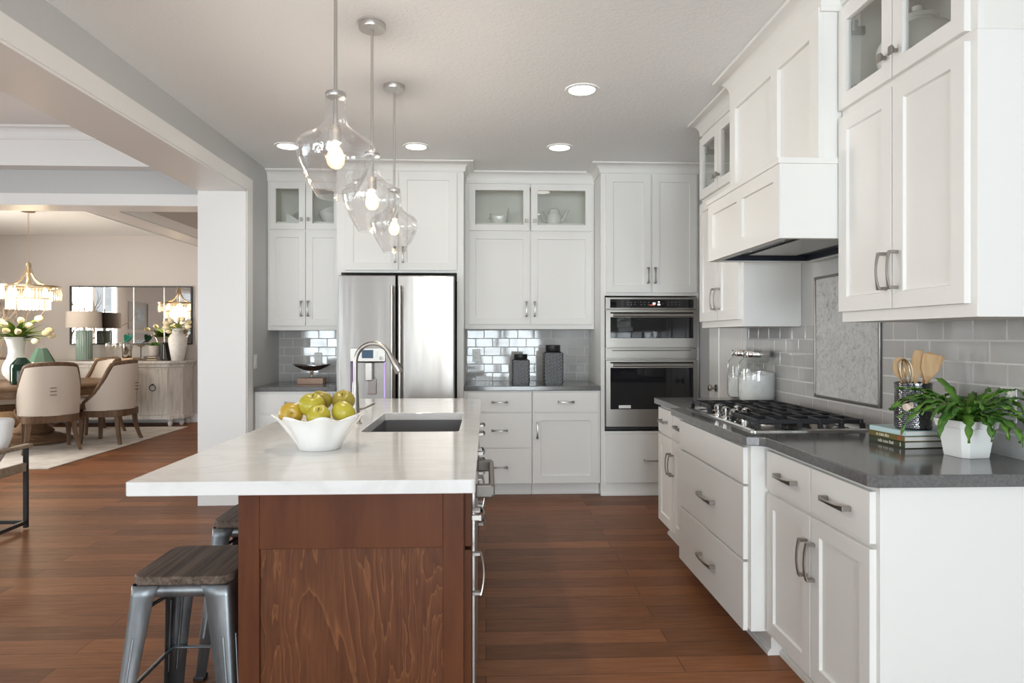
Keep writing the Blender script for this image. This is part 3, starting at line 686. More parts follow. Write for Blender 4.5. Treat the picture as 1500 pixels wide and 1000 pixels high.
obj('touch_marks', bm, mat('grey_touch_legend', (.14, .14, .15), .5), cp)
obj('dial', TU([(1.487, 5.366, 1.600), (1.487, 5.352, 1.600)], .018, seg=20), M['black_glass'], cp, smooth=True)
def oven_door(name, z0, z1, w0, w1, hz):
    d = obj(name, FB(fO, .992, 1.761, z0, z1, 0, .036), M['steel_h'], r, bev=.003)
    obj('window', FB(fO, 1.028, 1.722, w0, w1, .036, .039), M['black_glass'], d)
    bm = TU([(1.04, 5.318, hz), (1.715, 5.318, hz)], .0135, seg=14)
    for u in (1.055, 1.70): fbox(bm, fO, u-.012, u+.012, hz-.010, hz+.010, .034, .075)
    obj('handle', bm, M['steel_h'], d, smooth=True)
    obj('handle_recess', FB(fO, 1.028, 1.722, hz+.014, hz+.026, .036, .0375), M['dark'], d)
    return d
oven_door('microwave_door', 1.232, 1.545, 1.310, 1.484, 1.500)
obj('middle_trim', FB(fO, .992, 1.761, 1.142, 1.222, 0, .022), M['steel_h'], r, bev=.002)
obj('vent_slot', FB(fO, 1.045, 1.705, 1.205, 1.211, .0215, .0225), M['dark'], r)
od = oven_door('oven_door', .576, 1.130, .722, 1.066, 1.088)
obj('sticker', FB(fO, 1.098, 1.198, .730, .756, .039, .0396), M['sticker'], od)

# things on the back worktops
def canister(x, y, w, h, label):
    z = .914; t_ = thing('canister', label, 'canister', (x, y, z))
    bm = NB(); hw = w/2
    prism(bm, [(px, py) for px, py in rrect(-hw, hw, -hw, hw, .012, 4)], 0.012, h*.80)
    prism(bm, [(px, py) for px, py in rrect(-hw+.004, hw-.004, -hw+.004, hw-.004, .012, 4)], 0.0, .012)
    obj('body', bm, M['weave'], t_, local=True)
    obj('shoulder', lathe(NB(), 0, 0, [(hw*.98, h*.80), (hw*.86, h*.825), (hw*.70, h*.84)], 28), M['black'], t_, local=True, smooth=True)
    bm = LA(0, 0, [(hw*.74, h*.84), (hw*.78, h*.855), (hw*.78, h*.985), (hw*.72, h), (0.002, h)], seg=28, cap1=False)
    obj('lid', bm, M['black'], t_, local=True, smooth=True)
canister(.301, 5.66, .150, .258, 'shorter dark lattice canister with round lid, left of the pair')
canister(.580, 5.64, .165, .338, 'taller dark lattice canister with round lid, right of the pair')
t_ = thing('pedestal_bowl', 'bronze boat shaped bowl on a pale wooden block', 'decorative bowl', (-1.515, 5.74, .914))
obj('block', B(-1.625, -1.405, 5.68, 5.80, .914, .966), M['block_wood'], t_, bev=.003)
obj('stem', LA(-1.515, 5.74, [(.020, .966), (.011, .975), (.010, 1.005), (.016, 1.015), (.012, 1.03)], seg=16), M['brass'], t_, smooth=True)
def boatf(rr, z, a): return rr*(1.0 + .9*abs(math.cos(a))**2), z + .024*(rr/.085)**2*math.cos(a)**2
obj('bowl', LA(-1.515, 5.74, [(.005, 1.022), (.04, 1.03), (.075, 1.048), (.088, 1.062), (.083, 1.064), (.06, 1.052), (.02, 1.040), (.002, 1.038)], fn=boatf, seg=40), mat('dark_bronze', (.16, .13, .11), .18, 1.0), t_, smooth=True)

# ================================================================== RIGHT HAND RUN
fA = F('right', 1.170)
r = base_cab('base_cabinet', 'white base cabinet nearest the camera at the right, two drawers over doors', fA, 1.892, 2.656, .61, rec=.06)
for u0, u1, p in ((1.912, 2.266, 2.085), (2.274, 2.630, 2.440)): drawer(r, fA, u0, u1, .698, .856, pull=(p, .778), L=.150)
door(r, fA, 1.912, 2.266, .112, .682, pull=(2.243, .530), rail=.056); door(r, fA, 2.274, 2.630, .112, .682, pull=(2.298, .530), rail=.056)
fC = F('right', 1.097)
r = base_cab('drawer_cabinet', 'white projecting three drawer cabinet under the gas cooktop', fC, 2.660, 3.640, .68, rec=.085)
drawer(r, fC, 2.692, 3.600, .704, .858, name='false_front'); drawer(r, fC, 2.692, 3.600, .388, .694, pull=(3.125, .541), L=.20); drawer(r, fC, 2.692, 3.600, .090, .378, pull=(3.125, .238), L=.20)
fA2 = F('right', 1.170)
r = base_cab('base_cabinet', 'white base cabinet at the far end of the right run, beyond the cooktop', fA2, 3.644, 4.325, .61, rec=.06)
for u0, u1, p in ((3.665, 3.985, 3.825), (3.995, 4.312, 4.155)): drawer(r, fA2, u0, u1, .698, .856, pull=(p, .778))
door(r, fA2, 3.665, 3.985, .112, .682, pull=(3.962, .530)); door(r, fA2, 3.995, 4.312, .112, .682, pull=(4.018, .530))
bm = prism(NB(), [(1.150, 1.868), (XR-.001, 1.868), (XR-.001, 4.345), (1.138, 4.345), (1.128, 4.335), (1.128, 3.71), (1.110, 3.69), (1.062, 3.685), (1.052, 3.675), (1.052, 2.634), (1.062, 2.620), (1.110, 2.610), (1.128, 2.590), (1.128, 1.890)], .876, .914)
tag(obj('worktop', bm, M['grey_quartz'], bev=.004), 'long grey quartz worktop on the right carrying the cooktop and fern', 'worktop')

# gas cooktop
cx0, cx1, cy0, cy1, zt = 1.135, 1.655, 2.745, 3.665, .914
r = thing('gas_cooktop', 'stainless gas cooktop with black cast iron grates in grey worktop', 'cooktop', ((cx0+cx1)/2, (cy0+cy1)/2, zt))
bm = NB(); ps = [(rrect(cx0, cx1, cy0, cy1, .02), zt), (rrect(cx0, cx1, cy0, cy1, .02), zt+.005), (rrect(cx0+.008, cx1-.008, cy0+.008, cy1-.008, .02), zt+.011), (rrect(cx0+.02, cx1-.02, cy0+.02, cy1-.02, .02), zt+.011), (rrect(cx0+.03, cx1-.03, cy0+.03, cy1-.03, .02), zt+.006)]
L = [[bm.verts.new((x, y, z)) for x, y in p] for p, z in ps]
for a, c in zip(L, L[1:]): bridge(bm, a, c)
bm.faces.new(L[0]); bm.faces.new(L[-1])
obj('tray', bm, M['chrome'], r, smooth=True, angle=25)
def burner(x, y, R):
    b_ = obj('burner', LA(x, y, [(R*1.25, zt+.006), (R*1.2, zt+.014), (R, zt+.018), (R*.95, zt+.026)], seg=24), M['nickel'], r, smooth=True)
    obj('burner_cap', LA(x, y, [(R*.98, zt+.026), (R, zt+.030), (R*.9, zt+.035), (.002, zt+.036)], seg=24, cap1=False), M['iron'], b_, smooth=True)
for x, y, R in ((1.28, 2.90, .034), (1.52, 2.90, .042), (1.30, 3.51, .040), (1.52, 3.51, .034), (1.49, 3.205, .055)): burner(x, y, R)
def grate(x0, x1, y0, y1):
    bm = NB(); zb, ztop = zt+.030, zt+.050; w = .013
    def b3(p, q): bar(bm, p, q, w, ztop-zb)
    zm = (zb+ztop)/2
    for y in (y0+w, y1-w): b3((x0, y, zm), (x1, y, zm))
    for x in (x0+w, x1-w): b3((x, y0, zm), (x, y1, zm))
    n = 5 if x1-x0 > .4 else 4
    ym = (y0+y1)/2
    b3((x0, ym, zm), (x1, ym, zm))
    for k in range(1, n):
        x = x0 + (x1-x0)*k/n
        b3((x, y0, zm), (x, y0+(y1-y0)*.40, zm)); b3((x, y1, zm), (x, y1-(y1-y0)*.40, zm))
    g = obj('grate', bm, M['iron'], r, bev=.003, seg=1)
    bm = NB()
    K = n
    for k in range(K+1):
        x = x0 + .008 + (x1-x0-.016)*k/K
        for y, s in ((y0+w*.6, 1), (y1-w*.6, -1)):
            L2 = [[bm.verts.new((x+dx, y+dy+o_, z)) for dx, dy in ((-.010, -.006), (.010, -.006), (.010, .006), (-.010, .006))] for z, o_ in ((zt+.008, -s*.006), (zb+.004, 0))]
            bridge(bm, *L2); bm.faces.new(L2[0]); bm.faces.new(L2[1])
    obj('grate_feet', bm, M['iron'], g)
grate(1.160, 1.640, 2.762, 3.045); grate(1.345, 1.640, 3.058, 3.352); grate(1.160, 1.640, 3.365, 3.648)
for x, y in ((1.195, 3.315), (1.195, 3.205), (1.195, 3.095), (1.275, 3.26), (1.275, 3.15)):
    bm = LA(x, y, [(.024, zt+.006), (.024, zt+.011), (.014, zt+.013), (.014, zt+.030), (.020, zt+.034), (.020, zt+.052), (.017, zt+.055)], seg=20)
    box(bm, x-.006, x+.006, y-.024, y+.024, zt+.034, zt+.058)
    obj('knob', bm, M['chrome'], r, smooth=True)

# range hood with panelled chimney
r = thing('range_hood', 'white panelled hood box and chimney above the gas cooktop', 'range hood', (1.5, 3.05, 1.72))
hx, hy0, hy1, hz0, hz1 = 1.205, 2.602, 3.455, 1.722, 2.025
fH = F('right', hx)
bm = NB(); box(bm, hx, XR-.002, hy0, hy0+.03, hz0, hz1); box(bm, hx, XR-.002, hy1-.03, hy1, hz0, hz1); box(bm, hx, hx+.03, hy0+.03, hy1-.03, hz0, hz1); box(bm, hx+.03, XR-.002, hy0+.03, hy1-.03, hz1-.03, hz1)
box(bm, XR-.06, XR-.002, hy0+.03, hy1-.03, hz0, hz1-.03)
obj('hood_box', bm, M['cab'], r, bev=.0015)
hm = (hy0+hy1)/2
bm = NB()
for a, c in ((hy0+.055, hm-.028), (hm+.028, hy1-.055)):
    pass
us = [hy0, hy0+.06, hm-.032, hm+.032, hy1-.06, hy1]
for a, c in ((us[0], us[1]), (us[2], us[3]), (us[4], us[5])): fbox(bm, fH, a, c, hz0, hz1, 0, .014)
for a, c in ((us[1], us[2]), (us[3], us[4])): fbox(bm, fH, a, c, hz0, hz0+.06, 0, .014); fbox(bm, fH, a, c, hz1-.06, hz1, 0, .014)
obj('front_panel', bm, M['cab'], r)
bm = B(hx-.022, XR-.002, hy0-.006, hy1+.008, hz1, hz1+.024); obj('cap_board', bm, M['cab'], r, bev=.002)
li = obj('hood_insert', B(hx+.03, XR-.06, hy0+.03, hy1-.03, hz0+.030, hz0+.05), M['hood_black'], r)
bm = NB(); box(bm, hx+.03, hx+.05, hy0+.03, hy1-.03, hz0+.004, hz0+.03); box(bm, XR-.08, XR-.06, hy0+.03, hy1-.03, hz0+.004, hz0+.03); box(bm, hx+.05, XR-.08, hy0+.03, hy0+.05, hz0+.004, hz0+.03); box(bm, hx+.05, XR-.08, hy1-.05, hy1-.03, hz0+.004, hz0+.03)
obj('insert_rim', bm, M['hood_black'], li)
bm = B(hx+.16, XR-.17, hy0+.12, hy1-.12, hz0+.022, hz0+.030); obj('filter', bm, M['steel_h'], li, bev=.002)
bm = NB()
for y in (hy0+.25, hy1-.25): lathe(bm, hx+.10, y, [(.022, hz0+.024), (.022, hz0+.030)], 16)
obj('hood_light', bm, M['chrome'], li)
chx = 1.372; cy0_, cy1_ = 2.607, 3.575; cz0 = hz1+.024
fCh = F('right', chx)
obj('chimney', B(chx, XR-.002, cy0_, cy1_, cz0, CR+.04), M['cab'], r, bev=.0015)
cm = 3.02
us = [cy0_, cy0_+.075, cm-.035, cm+.035, cy1_-.075, cy1_]
bm = NB()
for a, c in ((us[0], us[1]), (us[2], us[3]), (us[4], us[5])): fbox(bm, fCh, a, c, cz0, CR, 0, .018)
for a, c in ((us[1], us[2]), (us[3], us[4])): fbox(bm, fCh, a, c, CR-.10, CR, 0, .018)
obj('chimney_frame', bm, M['cab'], r)
obj('crown_moulding', crown_bm(fCh, cy0_, cy1_, CR-.02, CZ-.002, .08, .085), M['cab'], r, smooth=True)

# upper cabinets on the right wall
fU = F('right', 1.45)
def upper_right(label, y0, y1, ym, left_, right_):
    r = upper_glass('upper_cabinet', label, fU, y0, y1, 1.380, 2.232, 0, 0, 0, XR-1.45-.002, left=left_, right=right_, gtop=2.645)
    for a, c, hy in ((y0+.028, ym-.003, ym-.030), (ym+.003, y1-.006, ym+.034)):
        door(r, fU, a, c, 1.421, 2.205, pull=(hy, 1.555), rail=.058, )
        g = door(r, fU, a, c, 2.236, 2.640, glass=True, knob=(hy, 2.318), rail=.056, rail_z=.058)
        for z in (2.30, 2.555):
            s = 1 if a < ym-.1 else -1
            u = (a + .045) if s > 0 else (c - .045)
            bm = FB(fU, u-.028, u+.028, z-.022, z+.022, -.022, -.002); fbox(bm, fU, u-s*.02-.008, u-s*.02+.008, z-.016, z+.016, -.075, -.022)
            obj('hinge', bm, M['nickel'], g, bev=.004)
    return r
upper_right('white upper cabinet with glass top doors nearest the camera at right', 1.868, 2.600, 2.245, False, False)
upper_right('white upper cabinet with glass top doors beyond the range hood', 3.62, 4.325, 3.975, True, True)
zr = 2.251
t_ = thing('ginger_jar', 'white lidded ceramic jar behind glass in the cabinet nearest the camera', 'jar', (1.60, 2.36, zr))
obj('body', LA(1.60, 2.36, [(.075, zr), (.106, zr+.025), (.131, zr+.10), (.135, zr+.15), (.106, zr+.206), (.062, zr+.225), (.056, zr+.238)]), M['ceramic'], t_, smooth=True)
obj('lid', LA(1.60, 2.36, [(.065, zr+.238), (.070, zr+.25), (.044, zr+.265), (.015, zr+.275), (.018, zr+.294), (.002, zr+.30)], cap1=False), M['ceramic'], t_, smooth=True)
o = obj('serving_plate', LA(0, 0, [(.05, 0), (.10, .010), (.125, .016), (.125, .020), (.09, .013), (.002, .010)], cap1=False), M['ceramic'], smooth=True)
o.location = (1.755, 1.985, zr+.13); o.rotation_euler = (0, -1.42, 0); tag(o, 'white plate standing at the back of the glass cabinet nearest the camera', 'plate')

# accent panel
fT = F('right', XR-.014)
r = thing('accent_panel', 'framed grey marble mosaic panel on the tiled wall behind the cooktop', 'wall panel', (XR-.014, 3.14, 1.31))
bm = NB(); a0, a1, b0, b1, w = 2.848, 3.435, 1.0, 1.640, .014
for q in ((a0, a1, b0, b0+w), (a0, a1, b1-w, b1), (a0, a0+w, b0+w, b1-w), (a1-w, a1, b0+w, b1-w)): fbox(bm, fT, *q, 0, .014)
obj('frame', bm, mat('pewter_trim', (.20, .19, .18), .35, .7), r, bev=.004)
obj('mosaic', FB(fT, a0+w, a1-w, b0+w, b1-w, 0, .007), M['marble'], r)
bm = FB(fR, a0, a1, 1.383, b1, 0, .014)
obj('backing', bm, M['grout'], r)

# ---- things on the right worktop
def jar(x, y, fill, slope, label, flabel):
    z = .914; R = .112; H = .322
    t_ = thing('glass_jar', label, 'jar', (x, y, z))
    obj('body', LA(x, y, [(.002, z+.004), (R*.70, z+.003), (R*.93, z+.014), (R, z+.04), (R, z+H*.66), (R*.93, z+H*.78), (R*.70, z+H*.86), (R*.68, z+H*.92)], cap0=False, cap1=False, seg=40), M['jar'], t_, smooth=True)
    l_ = obj('lid', LA(x, y, [(R*.72, z+H*.875), (R*.735, z+H*.885), (R*.735, z+H*.97), (R*.70, z+H), (.002, z+H)], cap1=False, cap0=False, seg=40), M['chrome'], t_, smooth=True, angle=30)
    obj('lid_band', LA(x, y, [(R*.735, z+H*.918), (R*.755, z+H*.925), (R*.755, z+H*.94), (R*.735, z+H*.947)], cap0=False, cap1=False, seg=40), M['chrome'], l_, smooth=True)
    R2 = R - .004
    def fl(rr, zz, a): return rr, zz + (slope*math.cos(a+.6) + .006*math.sin(5*a) + .004*math.sin(9*a))*(rr/R)*(1 if zz > z+fill-.001 else 0)
    o = obj('flour', LA(x, y, [(.002, z+.007), (R2*.68, z+.008), (R2*.92, z+.018), (R2, z+.042), (R2, z+fill), (R2*.6, z+fill+.012), (R2*.25, z+fill+.020), (.002, z+fill+.018)], cap0=False, cap1=False, seg=40, fn=fl), M['flour'], smooth=True)
    tag(o, flabel, 'flour', kind='stuff')
jar(1.702, 4.225, .148, -.004, 'glass storage jar with metal lid, farther of the pair beside cooktop', 'white flour in the farther jar, level and half full')
jar(1.680, 3.985, .172, .016, 'glass storage jar with metal lid, nearer of the pair beside cooktop', 'white flour heaped in the nearer glass jar')

def book(x0, y0, ang, w, l, h, z, cover, label, lines):
    """spine along local y at x=0 (towards the aisle)"""
    t_ = thing('book', label, 'book', (x0, y0, z), ang, group='cookbooks under the crock')
    bm = NB(); box(bm, 0, w, 0, l, 0, .003); box(bm, 0, w, 0, l, h-.003, h); box(bm, 0, .003, 0, l, .003, h-.003)
    obj('cover', bm, cover, t_, local=True, bev=.001, seg=1)
    obj('pages', B(.003, w-.004, .004, l-.004, .003, h-.003), M['paper'], t_, local=True)
    for nm, m_, rects in lines:
        bm = NB()
        for a, c, e, g in rects: box(bm, -.0006, .0005, l*a, l*c, h*e, h*g)
        obj(nm, bm, m_, t_, local=True)
rs = random.Random(3)
def letters(a, c, e, g, n):
    out = []; st = (c-a)/n
    for k in range(n):
        if k % 7 == 5: continue
        s = a + st*k; hgt = g if rs.random() < .35 else e + (g-e)*.72
        out += [(s, s+st*.22, e, hgt), (s+st*.22, s+st*.62, hgt-(g-e)*.16, hgt)]
        if rs.random() < .6: out.append((s+st*.42, s+st*.64, e, hgt-(g-e)*.16))
        else: out.append((s+st*.22, s+st*.62, e, e+(g-e)*.16))
    return out
BX, BY, BA = 1.516, 2.305, 0.10
book(BX, BY, BA, .235, .190, .026, .914, M['book_green'], 'dark green cookbook at the bottom of the stack under the crock', [('title', M['cream_ink'], letters(.30, .74, .30, .74, 18)), ('mark', M['cream_ink'], [(.10, .125, .25, .8)])])
book(BX-.004, BY-.004, BA-.03, .228, .192, .020, .940, M['book_olive'], 'olive cookbook in the middle of the stack under the crock', [('title', M['cream_ink'], letters(.42, .80, .25, .85, 15)), ('mark', M['red_ink'], [(.10, .17, .15, .9)])])
book(BX+.004, BY+.0, BA+.02, .222, .188, .018, .960, M['book_blue'], 'pale blue cookbook on top of the stack, right under the crock', [('mark', M['red_ink'], [(.09, .13, .1, .9)])])
# crock and utensils
kx_, ky_, kz = 1.598, 2.380, .978
t_ = thing('utensil_crock', 'black hammered metal crock of utensils on the cookbook stack', 'crock', (kx_, ky_, kz))
RK, HK = .0625, .172
def ham(rr, z, a):
    k = (z-kz)/HK
    if .03 < k < .97 and rr > RK*.9: return rr*(1 + .004*math.sin(40*a + 1.7*math.sin(k*61)) - .007*abs(math.sin(k*PI*24))**6), z
    return rr, z
prof = [(RK*.3, kz), (RK*.94, kz), (RK, kz+.008)] + [(RK, kz + HK*k/220) for k in range(12, 216)] + [(RK*1.05, kz+HK*.985), (RK*1.05, kz+HK), (RK*.96, kz+HK), (RK*.94, kz+.02), (.002, kz+.012)]
obj('crock_body', LA(kx_, ky_, prof, seg=176, fn=ham, cap1=False), M['crock'], t_, smooth=True)
a = math.atan2(-.62, -.78)
bm = NB(); ba = 3.85; pts0 = []; pts1 = []
for i in range(20):
    th_ = 2*PI*i/20; da = .30*math.cos(th_); dz = .019*math.sin(th_)
    for lst, R_ in ((pts0, RK*.99), (pts1, RK*1.03)): lst.append(bm.verts.new((kx_+R_*math.cos(ba+da), ky_+R_*math.sin(ba+da), kz+.088+dz)))
bridge(bm, pts0, pts1); bm.faces.new(pts1); obj('badge', bm, M['copper'], t_)
def utensil(name, label, px, py, lean, tipw, head, hole=False, top=.10, rzz=0.0, headlen=.075):
    """wooden tool: rod in the crock, flat head above the rim"""
    z0 = kz + .02; p0 = Vector((kx_+px, ky_+py, z0)); d_ = Vector(lean).normalized(); Lh = (HK-.02)/d_.z
    pts = [p0 + d_*(Lh + top - headlen)*k/4 for k in range(5)]
    bm = tube(NB(), pts, [.006, .0055, .0055, .006, .007], seg=10)
    base = pts[-1]; s = Vector((math.cos(rzz), math.sin(rzz), 0)); s = (s - d_*s.dot(d_)).normalized(); nrm = d_.cross(s)
    rows = []
    for k in range(9):
        q = k/8; wv = head(q)*tipw/2
        c = base + d_*headlen*q
        rows.append([bm.verts.new(c + s*wv*a_ + nrm*b_) for a_, b_ in ((-1, -.003), (1, -.003), (1, .003), (-1, .003))])
    bridge_ok = True
    if not hole:
        for r0, r1 in zip(rows, rows[1:]): bridge(bm, r0, r1)
        bm.faces.new(rows[0]); bm.faces.new(rows[-1])
    else:
        bm.free(); bm = tube(NB(), pts, [.006, .0055, .0055, .006, .007], seg=10)
        n = 20; O, I = [], []
        for i in range(n):
            th_ = 2*PI*i/n; du = tipw/2*math.cos(th_); dv = headlen/2*math.sin(th_)
            c = base + d_*(headlen/2 - .004)
            for b_ in (-.003, .003):
                O.append((i, b_, bm.verts.new(c + s*du + d_*dv + nrm*b_))); I.append((i, b_, bm.verts.new(c + s*du*.36 + d_*(dv*.34+.006) + nrm*b_)))
        of, ob = [x[2] for x in O if x[1] > 0], [x[2] for x in O if x[1] < 0]; jf, jb = [x[2] for x in I if x[1] > 0], [x[2] for x in I if x[1] < 0]
        bridge(bm, of, ob); bridge(bm, jf, jb); bridge(bm, of, jf); bridge(bm, ob, jb)
    return tag(obj(name, bm, M['utensil'], smooth=False, bev=.001, seg=1), label, 'utensil', 'wooden utensils in the crock')
spat = lambda q: .28 + .72*min(1, q*2.2)
spoonh = lambda q: math.sin(PI*min(1, .08 + q*.92))**.6 if q < .97 else .35
utensil('wooden_spoon', 'wooden spoon with a round hole, leaning left inside the whisk', -.028, -.012, (-.10, .05, 1), .056, spoonh, hole=True, top=.100, rzz=-.2, headlen=.082)
utensil('wooden_spatula', 'pointed wooden spatula, tallest of the tools in the crock', -.004, .0, (.10, .02, 1), .040, lambda q: .35 + .65*math.sin(PI*min(1, .1+q*.75)), top=.122, rzz=-.35, headlen=.105)
utensil('wooden_spatula', 'broad wooden spatula just right of the pointed one in the crock', .014, -.010, (.18, -.04, 1), .060, spat, top=.108, rzz=-.45, headlen=.10)
utensil('wooden_spatula', 'narrow wooden turner second from the right in the crock', .000, .006, (.33, .05, 1), .044, spat, top=.110, rzz=-.5, headlen=.10)
utensil('wooden_spatula', 'broad wooden turner farthest right in the crock, leaning outward', -.018, .010, (.47, .04, 1), .060, spat, top=.116, rzz=-.45, headlen=.105)
t_ = thing('whisk', 'small wire whisk with pale handle at the left of the crock', 'whisk', (kx_-.025, ky_-.025, kz+.02))
wb = Vector((kx_-.033, ky_-.022, kz+HK-.02)); wt = Vector((kx_-.046, ky_-.020, kz+HK+.088))
obj('whisk_handle', TU([(kx_-.016, ky_-.024, kz+.02), wb], .006), M['utensil'], t_, smooth=True)
bm = NB()
for k in range(4):
    a = PI*k/4; s = Vector((math.cos(a), math.sin(a), 0)); pts = []
    for i in range(15):
        q = i/14; th_ = PI*q; pts.append(wb.lerp(wt, math.sin(th_)**.8) + s*.032*math.cos(th_)*(math.sin(th_)**.35 if 0 < q < 1 else .1))
    tube(bm, pts, .0017, seg=6)
obj('wires', bm, M['brass'], t_, smooth=True)
# potted fern
px_, py_, pz = 1.640, 2.165, .914
t_ = thing('potted_fern', 'green wavy leaved fern in white tapered pot on the right worktop', 'plant', (px_, py_, pz), .12)
def sq(bm, w, z): return [bm.verts.new((x, y, z)) for x, y in rrect(-w, w, -w, w, w*.30, 1)]
bm = NB(); L = [sq(bm, w, z) for w, z in ((.051, 0), (.053, .002), (.066, .100), (.073, .102), (.077, .126), (.070, .126), (.064, .100))]
for a, c in zip(L, L[1:]): bridge(bm, a, c)
bm.faces.new(L[0]); obj('pot', bm, M['plastic'], t_, local=True)
bm = NB(); bm.faces.new(sq(bm, .065, .110)); obj('soil', bm, M['soil'], t_, local=True)
bm = NB(); rl = random.Random(11)
def leaf(bm, az, L_, rise, droop, w0):
    n = 16; rows = []; p = Vector((.012*math.cos(az), .012*math.sin(az), .110)); el = rise
    side = Vector((-math.sin(az), math.cos(az), 0)); tw = rl.uniform(-.5, .5); ph = rl.uniform(0, 6)
    for i in range(n+1):
        q = i/n; dirv = Vector((math.cos(az)*math.cos(el), math.sin(az)*math.cos(el), math.sin(el)))
        nr = side.cross(dirv); sd = (side*math.cos(tw*q) + nr*math.sin(tw*q))
        w = w0*max(.03, math.sin(PI*min(1, .10+q*.86))**.75)*(1 + .30*math.sin(q*38+ph)); wv = .006*math.sin(q*30+ph)
        up = sd.cross(dirv)
        rows.append([bm.verts.new(p - sd*w + up*wv), bm.verts.new(p - up*w*.28), bm.verts.new(p + sd*w - up*wv)])
        p = p + dirv*L_/n; el -= droop/n*(0.55+q*.9)
    for a, c in zip(rows, rows[1:]):
        bm.faces.new((a[0], a[1], c[1], c[0])); bm.faces.new((a[1], a[2], c[2], c[1]))
for k in range(38):
    az = 2*PI*k*.382 + rl.uniform(-.25, .25); ring_ = k % 3
    leaf(bm, az, rl.uniform(.22, .31) - ring_*.03, rl.uniform(.55, .95)+ring_*.2, rl.uniform(1.4, 2.4), rl.uniform(.009, .013))
for az, L_, ri, dr in ((-1.9, .20, .75, 2.7), (-1.5, .19, .8, 2.8), (-2.3, .23, .7, 2.5), (-1.2, .20, .7, 2.7), (-.8, .22, .75, 2.5), (-2.7, .24, .7, 2.3), (.6, .17, 1.2, 1.4), (2.4, .18, 1.15, 1.5), (1.5, .21, 1.3, 1.2)): leaf(bm, az, L_, ri, dr, .015)
for az, L_ in ((PI*.97, .30), (PI*1.08, .25), (PI*.88, .25), (PI*1.2, .22), (-.15, .30), (.05, .27), (-.4, .28), (.3, .24)): leaf(bm, az, L_, .85, 1.75, .012)
for v in bm.verts:
    if v.co.x > .105: v.co.x = .105 + (v.co.x-.105)*.12
o = obj('fronds', bm, M['leaf'], t_, local=True, smooth=True)
md = o.modifiers.new('solid', 'SOLIDIFY'); md.thickness = .0008

# ================================================================== ISLAND
fI = F('island', -.064)
r = thing('kitchen_island', 'dark stained wood island base under the white worktop', 'kitchen island', (-.4, 3.1, 0))
bm = NB(); box(bm, -.700, -.064, 1.955, 2.14, .10, .872); box(bm, -.700, -.67, 2.14, 2.745, .10, .872); box(bm, -.700, -.064, 2.745, 2.80, .10, .872); box(bm, -.70, -.064, 3.53, 4.26, .10, .872)
box(bm, -.70, -.565, 2.80, 3.53, .10, .872); box(bm, -.10, -.064, 2.80, 3.53, .10, .872); box(bm, -.565, -.10, 2.80, 3.53, .10, .40)
obj('body', bm, M['stain'], r)
obj('toe_kick', B(-.68, -.14, 1.985, 4.24, 0, .10), M['stain'], r)
# end panel facing the camera: rails in plain maple, figured veneer in the middle
bm = NB(); e0, e1 = -.722, -.066
for q in ((e0, e0+.061, .0, .872), (e1-.061, e1, .0, .872)): box(bm, q[0], q[1], 1.930, 1.955, q[2], q[3])
for q in ((.700, .872), (.0, .10)): box(bm, e0+.061, e1-.061, 1.930, 1.955, q[0], q[1])
ep = obj('end_frame', bm, M['stain'], r, bev=.0015, seg=1)
obj('end_panel', B(e0+.061, e1-.061, 1.941, 1.955, .10, .700), M['veneer'], ep)
fI2 = F('back', 4.285)
obj('back_panel', B(-.722, -.700, 1.955, 4.285, 0, .872), M['stain'], r); obj('end_panel', B(-.70, -.066, 4.26, 4.285, 0, .872), M['stain'], r)
drawer(r, fI, 1.965, 2.130, .690, .858, pull=(2.05, .766), m=M['stain'], L=.10)
door(r, fI, 1.965, 2.130, .112, .680, pull=(2.060, .575), rail=.045, m=M['stain'])
drawer(r, fI, 2.815, 3.520, .690, .858, pull=(3.17, .766), m=M['stain'], name='false_front')
door(r, fI, 2.815, 3.164, .112, .680, pull=(3.135, .575), m=M['stain']); door(r, fI, 3.172, 3.520, .112, .680, pull=(3.20, .575), m=M['stain'])
for u0, u1 in ((3.54, 3.985), (3.995, 4.25)):
    for z0, z1, zp in ((.690, .858, .766), (.405, .680, .545), (.112, .395, .255)): drawer(r, fI, u0, u1, z0, z1, pull=((u0+u1)/2, zp), m=M['stain'], L=.10)
# dishwasher
r = thing('dishwasher', 'stainless dishwasher with thick bar handle in the island aisle side', 'dishwasher', (-.3, 2.44, .1))
obj('body', B(-.66, -.066, 2.150, 2.738, .10, .868), M['dark'], r)
dd = obj('door', FB(fI, 2.148, 2.740, .11, .868, 0, .030), M['steel'], r, bev=.004)
bm = NB()
for y in (2.215, 2.655): fbox(bm, fI, y-.011, y+.011, .775, .822, .028, .088)
fbox(bm, fI, 2.204, 2.666, .780, .817, .074, .094)
obj('handle', bm, M['bar'], dd, bev=.007, seg=3)
# white quartz worktop with the sink cut-out
ox0, ox1, oy0, oy1 = -1.010, -.030, 1.862, 4.338
sx0, sx1, sy0, sy1 = -.540, -.118, 2.815, 3.520
bm = NB(); zs = (.874, .914)
def rl_(pts, z): return [bm.verts.new((x, y, z)) for x, y in pts]
outer = rrect(ox0, ox1, oy0, oy1, .012, 4); inner = rrect(sx0, sx1, sy0, sy1, .02, 4)
Lo0, Lo1, Li0, Li1 = rl_(outer, .874), rl_(outer, .914), rl_(inner, .874), rl_(inner, .914)
bridge(bm, Lo0, Lo1); bridge(bm, Li0, Li1); bridge(bm, Lo1, Li1); bridge(bm, Lo0, Li0)
tag(obj('worktop', bm, M['quartz'], bev=.003), 'white marble look quartz island worktop with sink cut out', 'worktop')
r = thing('kitchen_sink', 'grey undermount sink set in the white island worktop', 'sink', ((sx0+sx1)/2, (sy0+sy1)/2, .66))
